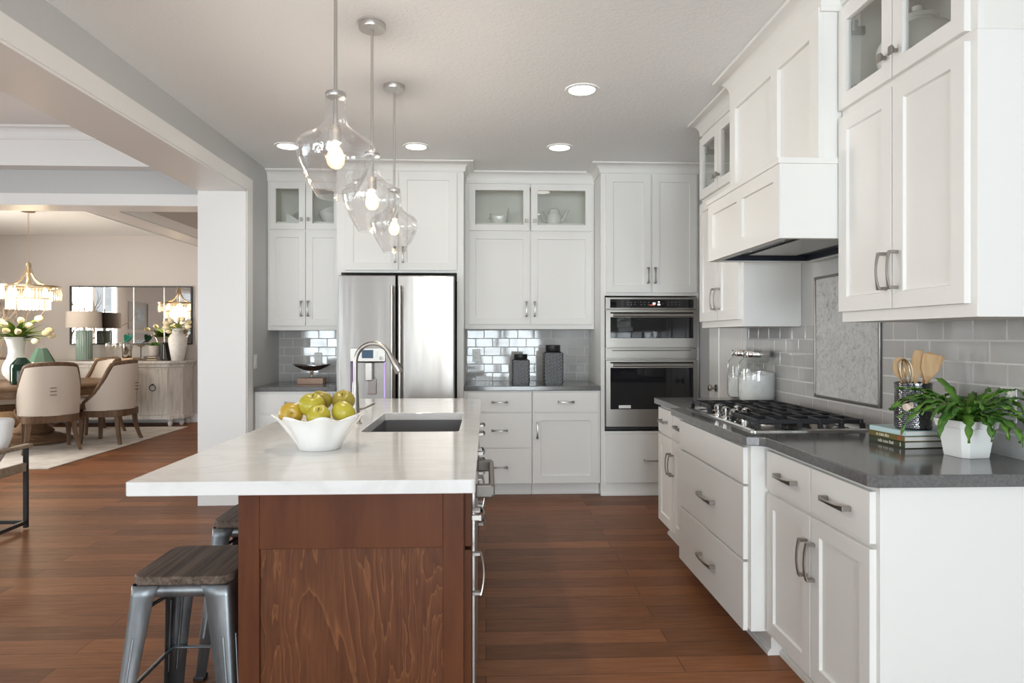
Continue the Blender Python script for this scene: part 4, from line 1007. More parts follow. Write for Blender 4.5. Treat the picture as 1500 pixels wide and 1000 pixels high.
bm = NB(); L = [[bm.verts.new((x, y, z)) for x, y in rrect(sx0-d_, sx1+d_, sy0-d_, sy1+d_, .02, 4)] for d_, z in ((.020, .872), (.004, .872), (.004, .69), (-.02, .675))]
for a, c in zip(L, L[1:]): bridge(bm, a, c)
bm.faces.new(L[-1]); o = obj('basin', bm, M['sink'], r); md = o.modifiers.new('solid', 'SOLIDIFY'); md.thickness = .004; md.offset = 1
obj('drain', LA((sx0+sx1)/2, (sy0+sy1)/2, [(.045, .676), (.045, .680), (.030, .679), (.028, .672)], cap0=False, seg=24), M['chrome'], r, smooth=True)
# faucet
fx, fy = -.645, 3.25
r = thing('faucet', 'brushed nickel gooseneck faucet on the island worktop beside the sink', 'faucet', (fx, fy, .914))
obj('base', LA(fx, fy, [(.024, .914), (.024, .922), (.0215, .945), (.017, 1.02), (.0145, 1.085), (.013, 1.10)], seg=24), M['nickel'], r, smooth=True)
dx, dy = .985, -.17
pts = [(fx, fy, 1.10), (fx, fy, 1.195)]; R_ = .092
for i in range(1, 15):
    a = PI - i/14*(PI*.86); q = R_ + R_*math.cos(a); pts.append((fx+dx*q, fy+dy*q, 1.195 + R_*1.02*math.sin(a)))
obj('spout', TU(pts, .0115, seg=16), M['nickel'], r, smooth=True)
pe = Vector(pts[-1]); dn = (Vector(pts[-1]) - Vector(pts[-2])).normalized()
sp = obj('spray_head', TU([pe, pe+dn*.012, pe+dn*.045, pe+dn*.095, pe+dn*.100], [.0120, .0130, .0165, .0220, .0195], seg=20), M['nickel'], r, smooth=True)
sd = Vector((dx, dy, 0)); q = pe + dn*.065 + sd*.0185
obj('spray_button', TU([q - dn*.016, q + dn*.018], .006, seg=10), M['black'], sp, smooth=True)
obj('lever', TU([(fx+.012, fy, .962), (fx+.045, fy-.006, .968), (fx+.080, fy-.012, .985), (fx+.098, fy-.014, .993)], [.008, .007, .0095, .005], seg=12, flat=.6), M['nickel'], r, smooth=True)
tag(obj('disposal_button', LA(-.600, 3.085, [(.018, .914), (.018, .920), (.012, .922), (.012, .930), (.002, .932)], cap1=False, seg=20), M['nickel'], smooth=True), 'small round nickel button in the worktop at the near left of the sink', 'sink button')

# fruit bowl
bx, by, bz = -.606, 2.405, .914
def flute(rr, z, a):
    k = max(0, (z-bz)/.118); w = math.cos(8*(a-.30))
    return rr*(1 + .080*k*w), z + .0075*k**3*w
prof = [(.070, bz), (.076, bz+.003), (.082, bz+.020), (.100, bz+.050), (.124, bz+.085), (.145, bz+.112), (.156, bz+.121), (.154, bz+.124), (.146, bz+.119), (.118, bz+.085), (.092, bz+.045), (.070, bz+.014), (.002, bz+.010)]
o = obj('fruit_bowl', LA(bx, by, prof, seg=128, cap1=False, fn=flute), M['ceramic'], smooth=True, angle=80); tag(o, 'white fluted ceramic bowl of apples on the island worktop', 'bowl')
def apple(x, y, z, R, m, tilt, label):
    R *= 1.07; z += .006
    t_ = thing('apple', label, 'apple', (x, y, z), 0, 'apples in the white bowl'); t_.rotation_euler = tilt
    prof = []
    for i in range(19):
        a = -PI/2 + PI*i/18; c, s = math.cos(a), math.sin(a)
        rr = R*(c*(1.02 + .05*s)); zz = R*(s*.93 - .24*math.exp(-(c/.30)**2)*(1 if s > 0 else -.55))
        prof.append((max(rr, .0008), zz))
    obj('flesh', lathe(NB(), 0, 0, prof, 28, fn=lambda rr, zz, a: (rr*(1+.018*math.cos(5*a)), zz)), M[m], t_, local=True, smooth=True, angle=180)
    obj('stalk', TU([(0, 0, R*.62), (.001, .001, R*.80), (.004, .002, R*.98)], [.0016, .0013, .0018], seg=7), M['stalk'], t_, local=True, smooth=True)
apple(-.698, 2.362, bz+.124, .0385, 'apple_gold', (1.35, .35, .2), 'golden yellow apple at the left rim of the bowl')
apple(-.628, 2.375, bz+.155, .0425, 'apple', (.35, .15, 0), 'large green apple at the top of the pile, left of centre')
apple(-.610, 2.450, bz+.166, .036, 'apple_dull', (.2, .3, 1), 'green apple mostly hidden behind the large top one')
apple(-.528, 2.440, bz+.163, .0385, 'apple_dull', (.75, -.1, 0), 'brownish green apple at the top right rear of the pile')
apple(-.590, 2.322, bz+.122, .0380, 'apple', (.70, .05, .1), 'green apple at the front centre of the bowl, stalk facing the camera')
apple(-.512, 2.362, bz+.128, .0400, 'apple', (-.5, .6, 0), 'yellow green apple at the right rim of the bowl')

# stools
def stool(label):
    r = thing('bar_stool', label, 'stool', (0, 0, 0), 0, 'metal stools along the island')
    zt_, hw = .600, .150
    bm = NB(); prism(bm, rrect(-hw, hw, -hw, hw, .045, 6), zt_-.028, zt_)
    obj('seat', bm, M['seat_wood'], r, local=True, bev=.006, seg=3)
    bm = NB(); a = [rrect(-hw+.006-d, hw-.006+d, -hw+.006-d, hw-.006+d, .042, 6) for d in (0, .004)]
    L = [[bm.verts.new((x, y, z)) for x, y in p] for p, z in ((a[0], zt_-.028), (a[1], zt_-.062))]
    bridge(bm, *L); o = obj('apron', bm, M['gun'], r, local=True, smooth=True); md = o.modifiers.new('solid', 'SOLIDIFY'); md.thickness = .002
    for sx in (-1, 1):
        for sy in (-1, 1):
            rows = []; bm = NB()
            for z, c, w in ((zt_-.029, hw-.002, .085), (zt_-.062, hw, .074), (.30, hw+.021, .056), (.012, hw+.045, .044)):
                r_ = .016; prof = [(c-w, c)]
                for i in range(6): a_ = PI/2 - PI/2*i/5; prof.append((c-r_+r_*math.cos(a_), c-r_+r_*math.sin(a_)))
                prof.append((c, c-w))
                rows.append([bm.verts.new((sx*x, sy*y, z)) for x, y in prof])
            for p, q in zip(rows, rows[1:]):
                for i in range(len(p)-1): bm.faces.new((p[i], p[i+1], q[i+1], q[i]))
            lg = obj('leg', bm, M['gun'], r, local=True, smooth=True, angle=60); md = lg.modifiers.new('solid', 'SOLIDIFY'); md.thickness = .002
            bm = NB(); c0, c1 = hw+.008, hw+.032
            for ax in (0, 1):
                p0 = [sx*(c0+.0), sy*(c0+.0), .42]; p1 = [sx*(c1), sy*(c1), .16]
                p0[1-ax] -= (sy, sx)[ax == 1]*.026; p1[1-ax] -= (sy, sx)[ax == 1]*.020
                p0[ax] += 0; tube(bm, [p0, p1], .0055, seg=8)
            obj('rib', bm, M['gun'], lg, local=True, smooth=True)
            obj('foot', B(*sorted((sx*(hw+.006), sx*(hw+.048))), *sorted((sy*(hw+.006), sy*(hw+.048))), 0, .018), M['black'], lg, local=True, bev=.004)
    zb = .24; e = hw + .018
    for p, q in (((-e, -e), (e, -e)), ((e, -e), (e, e)), ((e, e), (-e, e)), ((-e, e), (-e, -e))):
        obj('stretcher', TU([(p[0], p[1], zb), (q[0], q[1], zb)], .008, seg=10, flat=.7), M['gun'], r, local=True, smooth=True)
    e = hw-.022
    for sx in (-1, 1): obj('cross_brace', TU([(sx*e, -e, zt_-.115), (sx*.03, -.03*1, zt_-.065), (-sx*.03*0, .0, zt_-.064), (-sx*.03*-1, .03, zt_-.065), (sx*e, e, zt_-.115)], .006, seg=8), M['black'], r, local=True, smooth=True)
    return r
st = stool('gunmetal stool with dark wood seat nearest the camera at the island')
st.location = (-.922, 2.150, 0)
dup(st, (-.925, 2.740, 0), 0, 'gunmetal stool with dark wood seat farther back, half behind the first')

# pendants
def pendant(x, y, label):
    r = thing('pendant_light', label, 'pendant light', (x, y, CZ), 0, 'glass pendants over the island')
    obj('canopy', LA(x, y, [(.010, CZ-.026), (.059, CZ-.026), (.061, CZ-.022), (.061, CZ)], seg=36), M['nickel_l'], r, smooth=True, angle=30)
    obj('rod', TU([(x, y, CZ-.024), (x, y, 2.16)], .0062, seg=12), M['nickel_l'], r, smooth=True)
    obj('collar', LA(x, y, [(.012, 2.178), (.034, 2.172), (.036, 2.164), (.034, 2.156), (.012, 2.150)], seg=30), M['nickel_l'], r, smooth=True)
    obj('socket', LA(x, y, [(.006, 2.16), (.0085, 2.10), (.0085, 2.062), (.021, 2.058), (.021, 2.000), (.017, 1.996)], seg=24), M['nickel_l'], r, smooth=True, angle=35)
    prof = [(.036, 2.168), (.034, 2.15), (.0345, 2.10), (.040, 2.072), (.053, 2.052), (.080, 2.029), (.112, 2.013), (.129, 1.999), (.135, 1.982), (.134, 1.958), (.125, 1.922), (.103, 1.874), (.078, 1.832), (.067, 1.814), (.062, 1.806)]
    obj('shade', LA(x, y, prof, cap0=False, cap1=False, seg=56), M['glass'], r, smooth=True, angle=180)
    bb = obj('bulb', LA(x, y, [(.012, 1.998), (.013, 1.985), (.022, 1.972), (.029, 1.955), (.031, 1.940), (.028, 1.924), (.017, 1.911), (.002, 1.907)], seg=20), M['bulb_glass'], r, smooth=True)
    bm = NB()
    for k in range(4):
        a = PI/2*k; tube(bm, [(x+.004*math.cos(a), y+.004*math.sin(a), 1.985), (x+.017*math.cos(a), y+.017*math.sin(a), 1.955), (x+.013*math.cos(a), y+.013*math.sin(a), 1.925)], .0045, seg=6)
    obj('filament', bm, M['bulb'], bb)
    l = bpy.data.lights.new('pendant_glow', 'POINT'); l.energy = 15.0; l.color = (1.0, .96, .90); l.shadow_soft_size = .018
    lo = bpy.data.objects.new('pendant_glow', l); COL.objects.link(lo); lo.location = (x, y, 1.94)
pendant(-.525, 2.30, 'clear glass pendant on nickel rod nearest the camera')
pendant(-.527, 3.04, 'clear glass pendant on nickel rod, middle of the three')
pendant(-.529, 3.78, 'clear glass pendant on nickel rod, farthest from the camera')
for x, y in ((0.56, 3.79), (0.56, 4.95), (-0.53, 4.97), (-1.50, 5.0)):
    l = bpy.data.lights.new('downlight', 'SPOT'); l.energy = 4; l.color = (1.0, .93, .84); l.spot_size = 2.2; l.spot_blend = .8; l.shadow_soft_size = .07
    lo = bpy.data.objects.new('downlight', l); COL.objects.link(lo); lo.location = (x, y, CZ-.012)

# ================================================================== DINING ROOM
TX, TY = -5.66, 8.38
bm = B(-7.4, -4.36, 6.68, 9.72, 0, .012)
r = tag(obj('area_rug', bm, M['rug'], bev=.004), 'cream distressed rug under the dining table', 'rug')
r = thing('dining_table', 'round brown oak pedestal dining table on the cream rug', 'table', (TX, TY, .012))
obj('table_top', LA(TX, TY, [(.845, .700), (.875, .712), (.885, .728), (.885, .742), (.870, .752), (.860, .760)], seg=72), M['dwood'], r, smooth=True, angle=30)
obj('apron', LA(TX, TY, [(.79, .610), (.81, .620), (.80, .632), (.80, .700)], seg=64), M['dwood'], r, smooth=True, angle=30)
obj('pedestal', LA(TX, TY, [(.20, .12), (.23, .15), (.17, .20), (.13, .26), (.17, .34), (.20, .40), (.15, .48), (.12, .54), (.22, .60), (.30, .612)], seg=40), M['dwood'], r, smooth=True)
obj('base', LA(TX, TY, [(.40, .012), (.42, .03), (.42, .055), (.38, .07), (.34, .075), (.30, .10), (.22, .125)], seg=48), M['dwood'], r, smooth=True, angle=30)

def chair(label):
    """barrel dining chair, front towards +y"""
    r = thing('dining_chair', label, 'chair', (0, 0, 0), 0, 'upholstered chairs round the dining table')
    N = 30; Rx, Ry = .295, .285; bm = NB()
    def edge_h(a):   # a: angle off the rear, 0 at the back
        k = min(1, abs(a)/1.85); s_ = max(0, (k-.50)/.50); return .998 - .085*k**2 - .40*(.35*s_**2 + .65*(1-(1-s_)**1.6))*min(1, s_*4+.0)
    rows_o, rows_i, top = [], [], []
    for i in range(N+1):
        a = -1.85 + 3.7*i/N; s_, c_ = math.sin(a), math.cos(a); h = edge_h(a)
        col_o, col_i = [], []
        for k in range(9):
            q = k/8; z = .415 + (h-.415)*q; fl = 1 + .10*q*max(0, c_) + .02*q
            ext = .50*max(0, -c_)
            col_o.append(bm.verts.new((Rx*s_*(1+.04*q), -Ry*c_*fl + ext*.5, z)))
            col_i.append(bm.verts.new(((Rx-.05)*s_*(1+.04*q), -(Ry-.05)*c_*fl + ext*.5 + .004, z)))
        rows_o.append(col_o); rows_i.append(col_i); top.append(((Rx-.025)*s_*1.04, -(Ry-.025)*c_*(1.02+.10*max(0, c_)) + .25*max(0, -c_), h))
    for rows in (rows_o, rows_i):
        for p, q in zip(rows, rows[1:]):
            for k in range(8): bm.faces.new((p[k], p[k+1], q[k+1], q[k]))
    for p, q in ((rows_o, rows_i),):
        for i in range(N):
            bm.faces.new((p[i][-1], q[i][-1], q[i+1][-1], p[i+1][-1])); bm.faces.new((p[i][0], q[i][0], q[i+1][0], p[i+1][0]))
        for i in (0, N):
            for k in range(8): bm.faces.new((p[i][k], p[i][k+1], q[i][k+1], q[i][k]))
    bk = obj('backrest', bm, M['linen'], r, local=True, smooth=True, angle=50)
    e0 = [(top[0][0], top[0][1]+.004, .43)] + top + [(top[-1][0], top[-1][1]+.004, .43)]
    obj('back_frame', TU(e0, .032, seg=10), M['chair_wood'], r, local=True, smooth=True)
    for dz in (.655, .695, .735):
        bm = NB(); bar(bm, (-.030, -.334-.02*(dz-.65), dz), (.030, -.334-.02*(dz-.65), dz), .016, .008)
        obj('toggle', bm, M['chair_wood'], bk, local=True)
    bm = NB(); prism(bm, rrect(-.235, .235, -.225, .275, .10, 6), .420, .500); obj('seat', bm, M['linen'], r, local=True, bev=.025, seg=4)
    bm = NB(); prism(bm, rrect(-.275, .275, -.275, .275, .13, 6), 0.335, .418); obj('seat_frame', bm, M['chair_wood'], r, local=True, bev=.006)
    for sx, sy in ((-1, -1), (1, -1), (-1, 1), (1, 1)):
        x, y = sx*.215, sy*.205; k = .055 if sy < 0 else .012
        bm = NB(); rows = []
        for q in range(6):
            t_ = q/5; w = .026 - .009*t_; xx, yy = x + sx*k*t_*t_, y + sy*k*1.1*t_*t_
            rows.append([bm.verts.new((xx+a*w, yy+c*w, .36*(1-t_))) for a, c in ((-1,-1),(1,-1),(1,1),(-1,1))])
        for p, q in zip(rows, rows[1:]): bridge(bm, p, q)
        bm.faces.new(rows[0]); bm.faces.new(rows[-1]); obj('leg', bm, M['chair_wood'], r, local=True, bev=.003)
    return r
c0 = chair('upholstered dining chair nearest the camera, its back with three toggles towards us')
c0.location = (-5.085, 7.80, .012); c0.rotation_euler = (0, 0, .70)
dup(c0, (-4.72, 8.36, .012), 1.62, 'upholstered dining chair at the right end of the table, seen from its side')
dup(c0, (-5.40, 9.22, .012), 2.55, 'upholstered dining chair at the far right, its inner back facing us')
dup(c0, (-5.98, 7.60, .012), -.40, 'upholstered dining chair at the left picture edge, only its seat in view')
dup(c0, (-6.45, 8.98, .012), 3.95, 'upholstered dining chair across the table behind the white vase')

# things on the dining table
tz = .760
def vase(name, label, x, y, z, prof, m, seg=36, angle=60):
    o = obj(name, LA(0, 0, prof, cap1=False, seg=seg), M[m], smooth=True, angle=angle); o.location = (x, y, z); return tag(o, label, 'vase')
vase('flower_vase', 'cream urn shaped vase of tulips on the dining table', -5.89, 8.42, tz, [(.055, 0), (.085, .02), (.135, .09), (.148, .15), (.135, .22), (.100, .29), (.084, .36), (.088, .44), (.110, .52), (.132, .56), (.126, .56), (.085, .46), (.075, .36), (.002, .30)], 'ceramic')
vase('bottle_vase', 'dark green glass bottle vase nearest on the dining table', -5.52, 7.98, tz, [(.095, 0), (.112, .01), (.115, .20), (.108, .235), (.052, .305), (.044, .315), (.040, .31), (.002, .25)], 'green_dark', 24, 25)
vase('bottle_vase', 'sea green faceted glass vase behind the dark green one', -5.50, 8.30, tz, [(.11, 0), (.142, .02), (.148, .20), (.145, .25), (.060, .415), (.052, .425), (.046, .42), (.002, .3)], 'green_light', 8, 10)
o = obj('serving_dish', LA(0, 0, [(.04, 0), (.05, .006), (.012, .02), (.012, .09), (.10, .105), (.11, .12), (.105, .12), (.002, .11)], cap1=False, seg=28), M['jar'], smooth=True); o.location = (-5.20, 7.70, tz); tag(o, 'small clear footed glass dish at the near edge of the dining table', 'dish')
def tulips(root_xyz, r0, specs, label, group=None):
    x, y, z = root_xyz
    for k, (dx, dy, dz) in enumerate(specs):
        t_ = thing('tulip', label[k % len(label)] if isinstance(label, list) else label, 'flower', (x, y, z), 0, group)
        dx, dy, dz = dx*.85, dy*.85, dz*.8; h = Vector((dx, dy, dz)); b0 = Vector((.25*r0*math.cos(k*2.4), .25*r0*math.sin(k*2.4), -.12)); m_ = Vector((dx*.30, dy*.30, dz*.72))
        obj('stem', TU([b0, m_*.5, m_, h], .006, seg=6), M['stem_green'], t_, local=True, smooth=True)
        d_ = (h - m_).normalized(); q = d_.to_track_quat('Z', 'Y').to_matrix()
        bm = lathe(NB(), 0, 0, [(.006, -.005), (.027, .007), (.037, .030), (.035, .054), (.024, .080), (.010, .092)], 12, fn=lambda rr, zz, a: (rr*(1+.10*math.cos(3*a)), zz + .006*math.cos(3*a)*(zz/.08)))
        bmesh.ops.transform(bm, matrix=Matrix.Translation(h) @ q.to_4x4(), verts=bm.verts[:])
        obj('petals', bm, M['petal'], t_, local=True, smooth=True, angle=180)
def greens(name, label, xyz, n, L_, w, seed, parent_cat='foliage'):
    rr = random.Random(seed); bm = NB()
    for k in range(n):
        az = 2*PI*k/n + rr.uniform(-.3, .3); el = rr.uniform(.5, 1.25); p = Vector((0, 0, -.06)); side = Vector((-math.sin(az), math.cos(az), 0)); rows = []
        LL = L_*rr.uniform(.7, 1.1)
        for i in range(9):
            q = i/8; d_ = Vector((math.cos(az)*math.cos(el), math.sin(az)*math.cos(el), math.sin(el))); ww = w*math.sin(PI*min(1, .12+q*.86))
            rows.append([bm.verts.new(p - side*ww), bm.verts.new(p + side*ww)]); p = p + d_*LL/8; el -= .13
        for a, c in zip(rows, rows[1:]): bm.faces.new((a[0], a[1], c[1], c[0]))
    o = obj(name, bm, M['stem_green'], smooth=True); o.location = xyz; o['kind'] = 'stuff'; return tag(o, label, parent_cat)
TV = [(-.16, -.05, .22), (-.02, -.18, .17), (.10, -.10, .23), (.02, -.22, .09), (.16, -.05, .16), (.14, -.20, .08), (.24, .02, .27), (.29, -.03, .26), (.36, .05, .10), (.37, -.02, .06), (.34, .12, .02), (.25, -.06, -.06), (-.28, .04, .16), (-.22, -.15, .04)]
TL = ['cream tulip upright at the left of the table vase', 'cream tulip low at front left of the table vase', 'cream tulip left of centre at the top of the table vase', 'cream tulip facing us low in the front of the table vase', 'cream tulip right of centre in the table vase', 'cream tulip facing us at front right of the table vase', 'cream tulip high at the upper right of the table vase', 'cream tulip at the very top right, beside another in the table vase', 'cream tulip reaching far right of the table vase', 'cream tulip far right just under its neighbour in the table vase', 'cream tulip lowest of those leaning far right', 'cream tulip hanging below the rim at the right of the table vase', 'cream tulip at the far left of the table vase', 'cream tulip hanging low at the left of the table vase']
tulips((-5.87, 8.42, tz+.56), .12, TV, TL, 'tulips in the table vase')
greens('tulip_leaves', 'broad green tulip leaves spilling from the table vase', (-5.89, 8.42, tz+.55), 64, .40, .034, 4)
# floor branches behind the table, at the left edge
o = vase('floor_vase', 'tan woven floor vase holding tall bare branches by the far wall', -6.98, 9.80, 0, [(.10, 0), (.17, .05), (.21, .30), (.19, .55), (.12, .72), (.10, .80), (.09, .80), (.002, .5)], 'tan')
rb = random.Random(21)
def branch(x, y, z, hgt, lean, label):
    bm = NB()
    def grow(p, d, n, rad, depth):
        pts = [p]
        for i in range(n):
            d = (d + Vector((rb.uniform(-.35, .35), rb.uniform(-.35, .35), rb.uniform(-.05, .15)))).normalized(); p = p + d*.085; pts.append(p)
            if depth < 2 and i > 2 and rb.random() < .42: grow(p, (d + Vector((rb.uniform(-.8, .8), rb.uniform(-.8, .8), .2))).normalized(), max(3, n - i - 1), rad*.6, depth+1)
        tube(bm, pts, [rad*(1 - .6*i/len(pts)) for i in range(len(pts))], seg=5)
    grow(Vector((0, 0, 0)), Vector(lean).normalized(), int(hgt/.085), .014, 0)
    for v in bm.verts: v.co.y = min(v.co.y, .36); v.co.x = max(v.co.x, -.85)
    o = obj('bare_branch', bm, M['twig'], smooth=True); o.location = (x, y, z); tag(o, label, 'branch', 'bare branches in the floor vase')
for k, (lx, ly, hh) in enumerate(((-.25, 0, 1.5), (.10, -.1, 1.5), (.26, 0, 1.45), (.40, -.1, 1.3), (0, .05, 1.45))):
    branch(-6.98, 9.80, .70, hh, (lx, ly, 1), ['pale bare branch leaning left out of the floor vase', 'pale bare branch near the middle of the floor vase', 'pale bare branch leaning right behind the chandelier', 'pale bare branch leaning farthest right behind the tulips', 'pale bare branch standing upright at the back of the floor vase'][k])

# chandelier
hx_, hy_ = -5.66, 8.30
r = thing('chandelier', 'two tier crystal drum chandelier glowing over the dining table', 'chandelier', (hx_, hy_, 2.89))
obj('canopy', LA(hx_, hy_, [(.02, 2.86), (.07, 2.865), (.075, 2.89)], seg=28), M['brass'], r, smooth=True)
bm = NB()
for k in range(17):
    z = 2.86 - k*.038; pts = [(hx_ + (.008*math.cos(a) if k % 2 else 0), hy_ + (0 if k % 2 else .008*math.cos(a)), z - .022 + .024*math.sin(a)) for a in [2*PI*i/10 for i in range(11)]]
    tube(bm, pts, .0024, seg=5, caps=False)
obj('chain', bm, M['brass'], r, smooth=True)
obj('hub', LA(hx_, hy_, [(.012, 2.24), (.026, 2.235), (.030, 2.20), (.024, 2.12), (.016, 2.10)], seg=20), M['brass'], r, smooth=True)
for k in range(6):
    a = 2*PI*k/6 + .2; pts = [(hx_+q*math.cos(a), hy_+q*math.sin(a), z) for q, z in ((.020, 2.20), (.035, 2.12), (.075, 2.04), (.14, 1.985), (.22, 1.955), (.30, 1.945))]
    obj('arm', TU(pts, .011, seg=8), M['brass'], r, smooth=True)
def ringband(name, R, z, h): return obj(name, LA(hx_, hy_, [(R-.006, z), (R+.006, z), (R+.006, z+h), (R-.006, z+h), (R-.006, z)], cap0=False, cap1=False, seg=64), M['brass'], r, smooth=True, angle=30)
up_, lo_ = ringband('upper_tier', 0.335, 1.930, .024), ringband('lower_tier', .225, 1.785, .012)
for tier, R, z0, z1, n in ((up_, 0.335, 1.775, 1.932, 56), (lo_, .222, 1.660, 1.786, 36)):
    w = PI*R/n*.84; proto = None
    bm = NB(); L = [[bm.verts.new((x, y, z)) for x, y in ((-.006, -w), (.004, -w*.75), (.010, 0), (.004, w*.75), (-.006, w))] for z in (z0, z0+.012, z1)]
    for v in L[0]: v.co.y *= .6
    bridge(bm, L[0], L[1]); bridge(bm, L[1], L[2]); bm.faces.new(L[0]); bm.faces.new(L[2]); bmesh.ops.recalc_face_normals(bm, faces=bm.faces[:])
    bmesh.ops.translate(bm, verts=bm.verts[:], vec=(R, 0, -2.89))
    me = bpy.data.meshes.new('crystal'); bm.to_mesh(me); bm.free(); me.materials.append(M['crystal'])
    for k in range(n):
        o = bpy.data.objects.new('crystal', me); COL.objects.link(o); o.parent = tier; o.rotation_euler = (0, 0, 2*PI*k/n)
for k in range(6):
    a = 2*PI*k/6; x, y = hx_+.20*math.cos(a), hy_+.20*math.sin(a)
    obj('bulb', LA(x, y, [(.008, 1.93), (.018, 1.90), (.030, 1.865), (.026, 1.835), (.004, 1.815)], seg=14), M['crystal_glow'], r, smooth=True)
l = bpy.data.lights.new('chandelier_glow', 'POINT'); l.energy = 20; l.color = (1.0, .80, .56); l.shadow_soft_size = .15
lo = bpy.data.objects.new('chandelier_glow', l); COL.objects.link(lo); lo.location = (hx_, hy_, 1.74)

# sideboard
sb0, sb1, sf, sbk = -6.60, -4.53, 9.80, 10.275
r = thing('sideboard', 'whitewashed wooden sideboard with ring pull doors by the dining wall', 'sideboard', ((sb0+sb1)/2, 10.05, 0))
ch_ = .14
def plan(d): return [(sb0-d, sbk), (sb0-d, sf+ch_), (sb0+ch_-d*.4, sf-d), (sb1-ch_+d*.4, sf-d), (sb1+d, sf+ch_), (sb1+d, sbk)]
obj('body', prism(NB(), plan(0), .125, .895), M['washed'], r, bev=.003)
bm = prism(NB(), plan(.020), .875, .915); prism(bm, plan(.045), .930, .965); prism(bm, plan(.032), .915, .930); obj('top', bm, M['washed'], r, bev=.006)
obj('plinth', prism(NB(), plan(.018), .105, .160), M['washed'], r, bev=.005)
fSb = F('back', sf); n = 4; w = (sb1-sb0-2*ch_)/n
for k in range(n):
    u0 = sb0+ch_+k*w; d_ = obj('door', shaker_bm(fSb, u0+.010, u0+w-.010, .175, .860, 0, .014, .012, .004), M['washed'], r)
    cxr = u0 + w/2 + (.09 if k % 2 == 0 else -.09)*0 + (.0)
    bm = TU([(cxr+.045*math.cos(a), sf-.028, .575+.045*math.sin(a)) for a in [2*PI*i/24 for i in range(25)]], .006, seg=8, caps=False); tube(bm, [(cxr, sf-.012, .622), (cxr, sf-.034, .622)], .012, seg=10)
    obj('ring_pull', bm, M['iron'], d_, smooth=True)
for x, y in ((sb0+.05, sf+ch_), (sb0+ch_, sf+.04), (sb1-ch_, sf+.04), (sb1-.04, sf+ch_+.05), (sb1-.05, sbk-.06), (sb0+.05, sbk-.06)):
    obj('foot', LA(x, y, [(.018, 0), (.030, .02), (.034, .05), (.022, .075), (.038, .095), (.040, .125)], seg=18), M['washed'], r, smooth=True)
zs_ = .965
r = thing('table_lamp', 'table lamp with aqua glass column and linen drum shade on the sideboard', 'lamp', (-6.02, 10.02, zs_))
obj('foot', LA(-6.02, 10.02, [(.105, zs_), (.105, zs_+.018)], seg=28), M['jar'], r)
obj('column', LA(-6.02, 10.02, [(.100, zs_+.018), (.105, zs_+.03), (.105, zs_+.445), (.095, zs_+.455)], seg=64, fn=lambda rr, z, a: (rr*(1+.03*math.cos(22*a)), z)), M['lamp_glass'], r, smooth=True)
obj('neck', LA(-6.02, 10.02, [(.020, zs_+.455), (.020, zs_+.50), (.008, zs_+.505), (.008, zs_+.77), (.012, zs_+.785), (.002, zs_+.80)], seg=12, cap1=False), M['nickel'], r, smooth=True)
obj('lamp_shade', LA(-6.02, 10.02, [(.232, zs_+.495), (.226, zs_+.735), (.222, zs_+.735), (.228, zs_+.495)], cap0=False, cap1=False, seg=48), M['shade'], r, smooth=True, angle=30)
# mirror: triptych
r = thing('wall_mirror', 'wide black framed three panel mirror above the sideboard', 'mirror', (-5.44, 10.3, 1.65))
fM = F('back', 10.299); m0, m1, mz0, mz1 = -6.385, -4.545, 1.205, 2.105
bm = NB(); w = .018
for q in ((m0, m1, mz0, mz0+w), (m0, m1, mz1-w, mz1), (m0, m0+w, mz0+w, mz1-w), (m1-w, m1, mz0+w, mz1-w)): fbox(bm, fM, *q, 0, .035)
obj('frame', bm, M['black'], r)
sp_ = [m0+w, m0+.49, m0+.955, m0+1.415, m1-w]
for a, c in zip(sp_, sp_[1:]): obj('mirror_panel', FB(fM, a+.001, c-.001, mz0+w, mz1-w, 0, .018), M['mirror'], r)
bm = NB()
for u in sp_[2:-1]: fbox(bm, fM, u-.008, u+.008, mz0+w, mz1-w, .018, .022)
obj('bevel_strip', bm, mat('mirror_bevel', (.88, .87, .85), .2, .6), r)
# tray with drinks things
r = thing('serving_tray', 'pale wooden tray of glassware on the sideboard', 'tray', (-5.52, 10.0, zs_))
obj('base', B(-5.79, -5.25, 9.90, 10.12, zs_, zs_+.012), M['tray_wood'], r, bev=.004)
bm = NB(); box(bm, -5.80, -5.24, 9.89, 9.90, zs_, zs_+.045); box(bm, -5.80, -5.24, 10.12, 10.13, zs_, zs_+.045); box(bm, -5.80, -5.79, 9.90, 10.12, zs_, zs_+.045); box(bm, -5.25, -5.24, 9.90, 10.12, zs_, zs_+.045)
obj('rim', bm, M['tray_wood'], r, bev=.003)
zg = zs_+.012
for k, (x, y) in enumerate(((-5.66, 9.99), (-5.56, 9.98), (-5.49, 10.05))):
    t_ = thing('wine_glass', 'clear stemmed glass ' + ['at the left of the tray', 'in the middle of the tray', 'rearmost on the tray, touching the silver bucket'][k], 'glass', (x, y, zg), 0, 'stemmed glasses on the tray')
    obj('bowl', LA(x, y, [(.008, zg+.13), (.030, zg+.15), (.040, zg+.20), (.036, zg+.26), (.034, zg+.26)], cap0=False, cap1=False, seg=20), M['crystal'], t_, smooth=True)
    obj('stem', LA(x, y, [(.034, zg), (.030, zg+.006), (.005, zg+.012), (.004, zg+.12), (.010, zg+.135)], seg=16), M['crystal'], t_, smooth=True)
t_ = thing('ice_bucket', 'polished silver ice bucket at the right end of the tray', 'ice bucket', (-5.37, 9.98, zg))
obj('bucket', LA(-5.37, 9.98, [(.055, zg), (.062, zg+.01), (.075, zg+.235), (.080, zg+.24), (.072, zg+.235), (.058, zg+.02), (.002, zg+.015)], cap1=False, seg=28), M['chrome'], t_, smooth=True)
